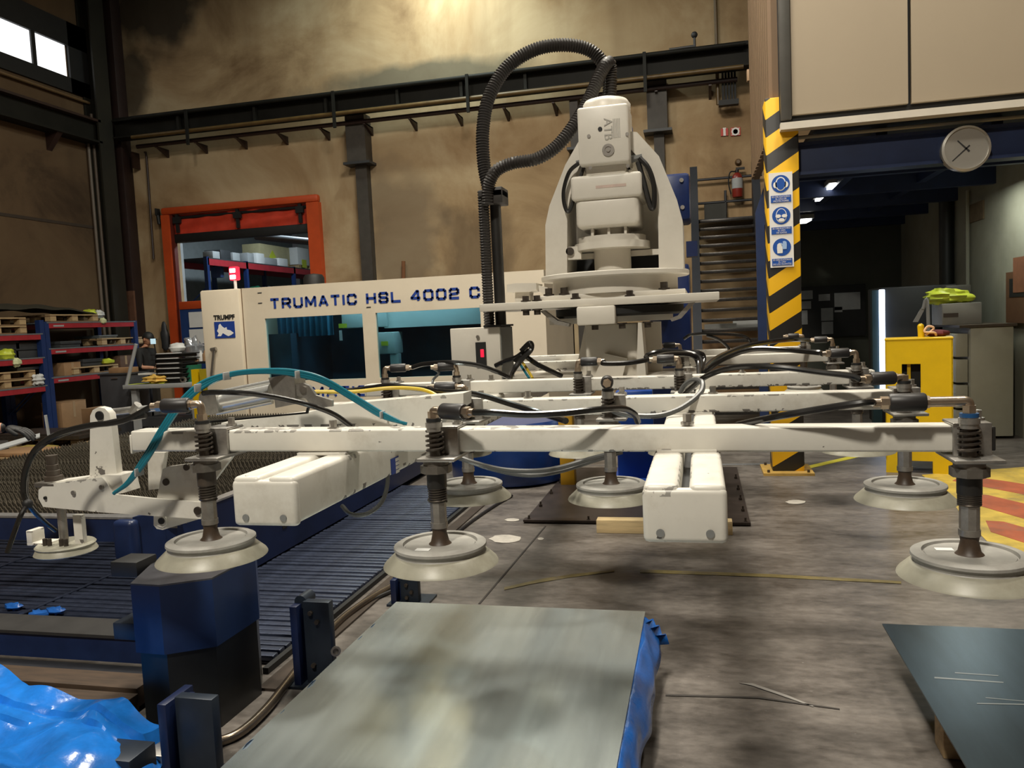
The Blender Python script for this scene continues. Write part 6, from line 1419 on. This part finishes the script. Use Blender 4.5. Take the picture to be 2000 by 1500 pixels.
for k in range(6):
    own('black_tray', MB().span((-8.86+.01*(k % 2), 11.5, bz+.012+k*.082), (-8.36, 11.95, bz+.06+k*.082), bev=.012).span((-8.9, 11.46, bz+.06+k*.082), (-8.33, 11.98, bz+.075+k*.082)), BLACK, ['lowest', 'second lowest', 'third from below', 'third from above', 'second from the top', 'topmost'][k]+' black tray of the stack on the workbench', 'tray', 'stacked black trays')
    own('white_part', MB().span((-8.8, 11.47, bz+.076+k*.082), (-8.4, 11.6, bz+.09+k*.082), bev=.004), FOAM, 'white flat part showing in the '+['lowest', 'second lowest', 'third from below', 'third from above', 'second from the top', 'topmost'][k]+' black tray', 'part', 'white parts in the trays')
lump('white_dome', (-8.55, 11.7, bz+.487), (.14, .12, .09), FOAM, 'white rounded bundle on top of the black tray stack', 'bundle', 1, .1)
own('tape_roll', MB().lathe((at(357, 728, y=11.5).x, 11.5, bz+.05), [(.025, -.02), (.05, -.02), (.05, .02), (.025, .02), (.025, -.02)], n=18, ax=(0, -1, 0)), STEEL, 'small shiny ring standing on the workbench', 'ring')
own('green_tub', MB().lathe((at(375, 735, y=11.8).x, 11.8, bz), [(0, 0), (.14, 0), (.17, .28), (.15, .28), (0, .26)], n=18), GREEN, 'dark green tub on the workbench behind the yellow stand', 'tub')
t = thing('yellow_stand', (at(390, 750, y=11.1).x, 11.15, 0), 'yellow steel stand at the right end of the workbench', 'stand')
for px, m_ in ((381, YEL), (397, mat('dull_yellow', (.35, .27, .01), .5, var=.1))):
    p = at(px, 730, y=11.1); obj('post', MB().span((p.x-.055, 11.08, 0), (p.x+.055, 11.2, 1.1)), m_, t)
p0 = at(381, 740, y=11.1); obj('web', MB().span((p0.x, 11.15, .3), (p0.x+.15, 11.17, 1.05)), bpy.data.materials['dull_yellow'], t)
t = thing('high_shelf', (-8.4, 12.6, 0), 'dark shelf board behind the workbench carrying bags and bottles', 'shelf')
a_ = at(330, 708, y=12.5); obj('board', MB().span((a_.x, 12.4, a_.z-.04), (-7.2, 12.9, a_.z)), BLACK, t)
for x in (a_.x+.05, -7.4): obj('post', MB().span((x, 12.8, 0), (x+.06, 12.86, a_.z-.04)), BLACK, t)
hz = a_.z
lump('silver_bag', (at(370, 690, y=12.5).x, 12.6, hz), (.2, .15, .2), mat('silver_film', (.5, .52, .55), .2, metal=.6, var=.3), 'crumpled silver plastic bag on the shelf behind the workbench', 'bag', 3, .3)
for k, (px, m_, lb) in enumerate(((385, CARD, 'small brown jar on the shelf, left one'), (393, FOAM, 'small white bottle on the shelf, second from left'), (401, CARD, 'small brown bottle beside the cabinet on the shelf'))):
    x = at(px, 700, y=12.55).x; own('bottle', MB().lathe((x, 12.55, hz), [(0, 0), (.045, 0), (.045, .12), (.02, .16), (.02, .19), (0, .19)], n=12), m_, lb, 'bottle')
own('pale_pole', MB().cyl((at(247, 748, y=11.4).x, 11.4, .87), at(266, 672, y=11.4), .03, n=10), PAPERG, 'pale slanted pole leaning on the left end of the workbench', 'pole')
own('flat_parts', MB().span((-9.0, 11.55, bz+.001), (-8.95, 11.6, bz+.15)).span((-9.2, 11.5, bz+.15), (-8.85, 11.7, bz+.18)), FOAM, 'small white vice stand on the workbench left of the trays', 'fixture')
# floor clutter before the racks
own('dark_sheets', MB().span((-10.9, 10.1, .15), (-9.2, 11.0, .2)).span((-10.8, 10.15, .2), (-9.4, 10.9, .23)), DSTEEL, 'stack of dark sheets on the pallet before the racks', 'sheets')
own('orange_carton', MB().span((-9.3, 8.55, .146), (-8.6, 9.1, .2), bev=.01), CARD, 'flat orange cardboard on the floor pallet left of the lever mast', 'cardboard')
lump('yellow_scrap', (-9.7, 9.8, 0), (.35, .2, .06), mat('ochre_scrap', (.4, .3, .08), .6, var=.3), 'yellowish scrap heap on the floor before the racks', 'scrap', 5, .3)
own('steel_strip', MB().prism([at(-40, 882, z=.68), at(78, 848, z=.68), at(78, 855, z=.68), at(-40, 892, z=.68)], (0, 0, .012)), PAPERG, 'pale steel strip lying across the slats under the gloved hand', 'strip')
own('dark_jacket', MB().sph(at(322, 660, y=15.85), (.1, .06, .34), 14, 10, fn=lambda p: p*(1+.12*math.sin(p.z*8))), DGREY, 'dark jacket hanging on the wall left of the orange door post', 'jacket')
# ================================================================== PEOPLE
def skin_chain(verts, edges, radii, sub=2, root=0):
    me = bpy.data.meshes.new('body'); me.from_pydata([tuple(v) for v in verts], edges, []); o = bpy.data.objects.new('body', me); COL.objects.link(o)
    md = o.modifiers.new('skin', 'SKIN'); md.use_smooth_shade = True
    for i, r in enumerate(radii):
        sv = me.skin_vertices[0].data[i]; sv.radius = (r, r) if not hasattr(r, '__len__') else r; sv.use_root = (i == root)
    s = o.modifiers.new('sub', 'SUBSURF'); s.levels = sub
    dg = bpy.context.evaluated_depsgraph_get(); dg.update()
    m2 = bpy.data.meshes.new_from_object(o.evaluated_get(dg)); bpy.data.objects.remove(o); bpy.data.meshes.remove(me); return m2
def hand_meshes(wr_, d_, side, up):
    """palm and five bent fingers from wrist wr_ along direction d_"""
    d_ = d_.normalized(); up = (up-d_*up.dot(d_)).normalized(); sd = d_.cross(up)*side; out = []
    out.append(skin_chain([wr_, wr_+d_*.04, wr_+d_*.085], [(0, 1), (1, 2)], [(.026, .02), (.042, .016), (.038, .014)]))
    for k, ln in enumerate((.068, .078, .072, .056)):
        b = wr_+d_*.08+sd*(-.03+.02*k); v = [b-d_*.02]
        cur = d_; p = b
        for j in range(3):
            v.append(p); cur = (cur-up*.32).normalized(); p = p+cur*ln/3*1.15
        v.append(p); out.append(skin_chain(v, [(i, i+1) for i in range(len(v)-1)], [.0095, .0095, .009, .0085, .0075], sub=1))
    b = wr_+d_*.025-sd*.03; v = [b, b-sd*.022+d_*.02, b-sd*.03+d_*.05-up*.008, b-sd*.028+d_*.075-up*.018]
    out.append(skin_chain(v, [(0, 1), (1, 2), (2, 3)], [.013, .012, .0105, .009], sub=1)); return out
def person(loc, label, J, face_dir, hand_gloved, hand_dir):
    t_ = thing('person', loc, label, 'person')
    L0 = Vector(loc)
    names = list(J); idx = {n: i for i, n in enumerate(names)}
    E = [('hip', 'waist'), ('waist', 'chest'), ('chest', 'neck'), ('neck', 'headb'), ('hip', 'hL'), ('hL', 'kL'), ('kL', 'aL'), ('aL', 'tL'), ('hip', 'hR'), ('hR', 'kR'), ('kR', 'aR'), ('aR', 'tR'), ('chest', 'sL'), ('sL', 'eL'), ('eL', 'wL'), ('chest', 'sR'), ('sR', 'eR'), ('eR', 'wR')]
    Rr = dict(hip=(.15, .115), waist=(.145, .105), chest=(.165, .12), neck=.06, headb=.055, hL=.09, hR=.09, kL=.06, kR=.06, aL=.045, aR=.045, tL=.04, tR=.04, sL=.07, sR=.07, eL=.045, eR=.045, wL=.03, wR=.03)
    m_ = skin_chain([L0+Vector(J[n]) for n in names], [(idx[a], idx[b_]) for a, b_ in E], [Rr[n] for n in names], root=idx['hip'])
    mb = MB(); mb.add_mesh(m_, Matrix.Identity(4))
    fd = Vector(face_dir).normalized(); hd = L0+Vector(J['headb'])+Vector((0, 0, .085))+fd*.02
    rt = fd.cross(Vector((0, 0, 1))).normalized(); upv = rt.cross(fd)
    Rm = Matrix((rt, fd, upv)).transposed()
    def headfn(p):
        q = Vector(p)
        if q.y > .55 and abs(q.x) < .25: q.y += .16*max(0, 1-abs(q.z+.08)*5)*(1-abs(q.x)*4)       # nose
        if q.z < -.3: q.x *= .86; q.y += .06                                                       # jaw
        if q.y > .5 and abs(q.z-.12) < .14 and .15 < abs(q.x) < .5: q.y -= .07                     # eye sockets
        return q
    mb.sph(hd, (.076, .098, .118), 28, 20, rot=Rm, fn=headfn)
    for s_ in (-1, 1): mb.sph(hd+rt*.076*s_-fd*.005-upv*.01, (.012, .022, .032), 10, 8, rot=Rm)
    for w_, sd in (('L', -1), ('R', 1)):
        wv = L0+Vector(J['w'+w_]); dv = Vector(hand_dir[w_]) if w_ in hand_dir else wv-(L0+Vector(J['e'+w_]))
        for hm in hand_meshes(wv, dv, sd, Vector((0, 0, 1)) if abs(dv.normalized().z) < .9 else Vector((0, 1, 0))): mb.add_mesh(hm, Matrix.Identity(4))
    mats = [SKIN, SHIRT, TROUS, GLOVE, BLACK]
    eL, eR, wL, wR = (L0+Vector(J[n]) for n in ('eL', 'eR', 'wL', 'wR')); nz = (L0+Vector(J['neck'])).z; hz_ = (L0+Vector(J['hip'])).z
    for f in mb.b.faces:
        c = f.calc_center_median(); k = 1; f.smooth = True
        if c.z > nz+.0: k = 0
        elif c.z < L0.z+.1: k = 4
        for e_, w_ in ((eL, wL), (eR, wR)):
            ax_ = (w_-e_); tt = (c-e_).dot(ax_)/ax_.length_squared; dist = (c-(e_+ax_*max(0, min(1.7, tt)))).length
            if dist < .075 and tt > .12: k = (3 if hand_gloved and tt > .96 else 0)
        if k == 1 and c.z < hz_+.02 and all((c-w_).length > .2 for w_ in (wL, wR)): k = 2
        f.material_index = k
    me = bpy.data.meshes.new('body'); bmesh.ops.translate(mb.b, verts=mb.b.verts, vec=-L0); mb.b.to_mesh(me); mb.b.free()
    for mt in mats: me.materials.append(mt)
    b_o = bpy.data.objects.new('body', me); COL.objects.link(b_o); b_o.parent = t_
    obj('hair', MB().sph(hd+upv*.012-fd*.012, (.083, .104, .119), 22, 14, rot=Rm, fn=lambda p: p if not (p.y > .25 and p.z < .45) and p.z > -.35 else p*.8), HAIR, t_)
    for s_ in (-1, 1): obj('eye', MB().sph(hd+rt*.03*s_+fd*.081+upv*.014, (.012, .008, .008), 10, 8, rot=Rm), EYE, t_)
    obj('mouth', MB().sph(hd+fd*.09-upv*.055, (.022, .006, .006), 10, 6, rot=Rm), mat('lip_%d' % len(bpy.data.materials), (.3, .1, .08), .5, var=0), t_)
    return t_, hd, fd, rt, upv
J1 = dict(hip=(0, 0, .93), waist=(.0, 0, 1.08), chest=(.02, 0, 1.32), neck=(.03, 0, 1.47), headb=(.07, 0, 1.54), hL=(0, .1, .88), kL=(.03, .11, .48), aL=(0, .11, .08), tL=(.14, .11, .04), hR=(0, -.1, .88), kR=(.05, -.11, .48), aR=(.02, -.11, .08), tR=(.16, -.11, .04), sL=(.02, .19, 1.4), eL=(.05, .22, 1.12), wL=(.27, .14, 1.08), sR=(.02, -.19, 1.4), eR=(.06, -.22, 1.12), wR=(.27, -.12, 1.1))
p = at(283, 690, y=12.45)
pp, hd, fd, rt, up_ = person((p.x, 12.45, 0), 'person in black t-shirt and dark cap standing behind the workbench, facing right', J1, (.9, -.15, -.35), False, {})
obj('cap', MB().sph(hd+up_*.03, (.09, .108, .105), 20, 12, rot=Matrix((rt, fd, up_)).transposed(), fn=lambda q: Vector((q.x, q.y, max(q.z, .05)))).prism([hd+up_*.035+rt*a+fd*b_ for a, b_ in ((-.075, .06), (-.06, .15), (0, .175), (.06, .15), (.075, .06))], tuple(up_*.01)), BLACK, pp)
q_ = at(298, 667, y=12.35)
t = thing('small_screen', (q_.x, 12.4, q_.z-.5), 'small bright blue white screen in front of the worker at the bench', 'screen')
obj('panel', MB().span((q_.x-.045, 12.35, q_.z-.045), (q_.x+.05, 12.37, q_.z+.05)), mat('screen_glow', (.5, .7, .8), .4, var=0, emit=(.55, .78, .9), es=.9), t)
obj('arm', MB().cyl((q_.x, 12.38, q_.z), (q_.x+.02, 12.42, hz), .012, n=8), BLACK, t)
H1 = at(22, 836, y=3.3); e0 = at(-60, 796, y=3.15)
base = Vector((-4.2, 2.8, 0))
J2 = {k: Vector(v) for k, v in J1.items()}
J2.update(wL=Vector(H1)-base-Vector((0, 0, 0)), eL=Vector((.3, .22, 1.19)), sL=Vector((.05, .19, 1.42)), wR=Vector((.3, -.1, 1.0)))
J2['wL'] = Vector((at(13, 835, y=3.3)-base))
person(tuple(base), 'person at the left edge in black t-shirt reaching out a black gloved hand', J2, (.8, .3, -.4), True, {'L': (.9, .18, -.18)})
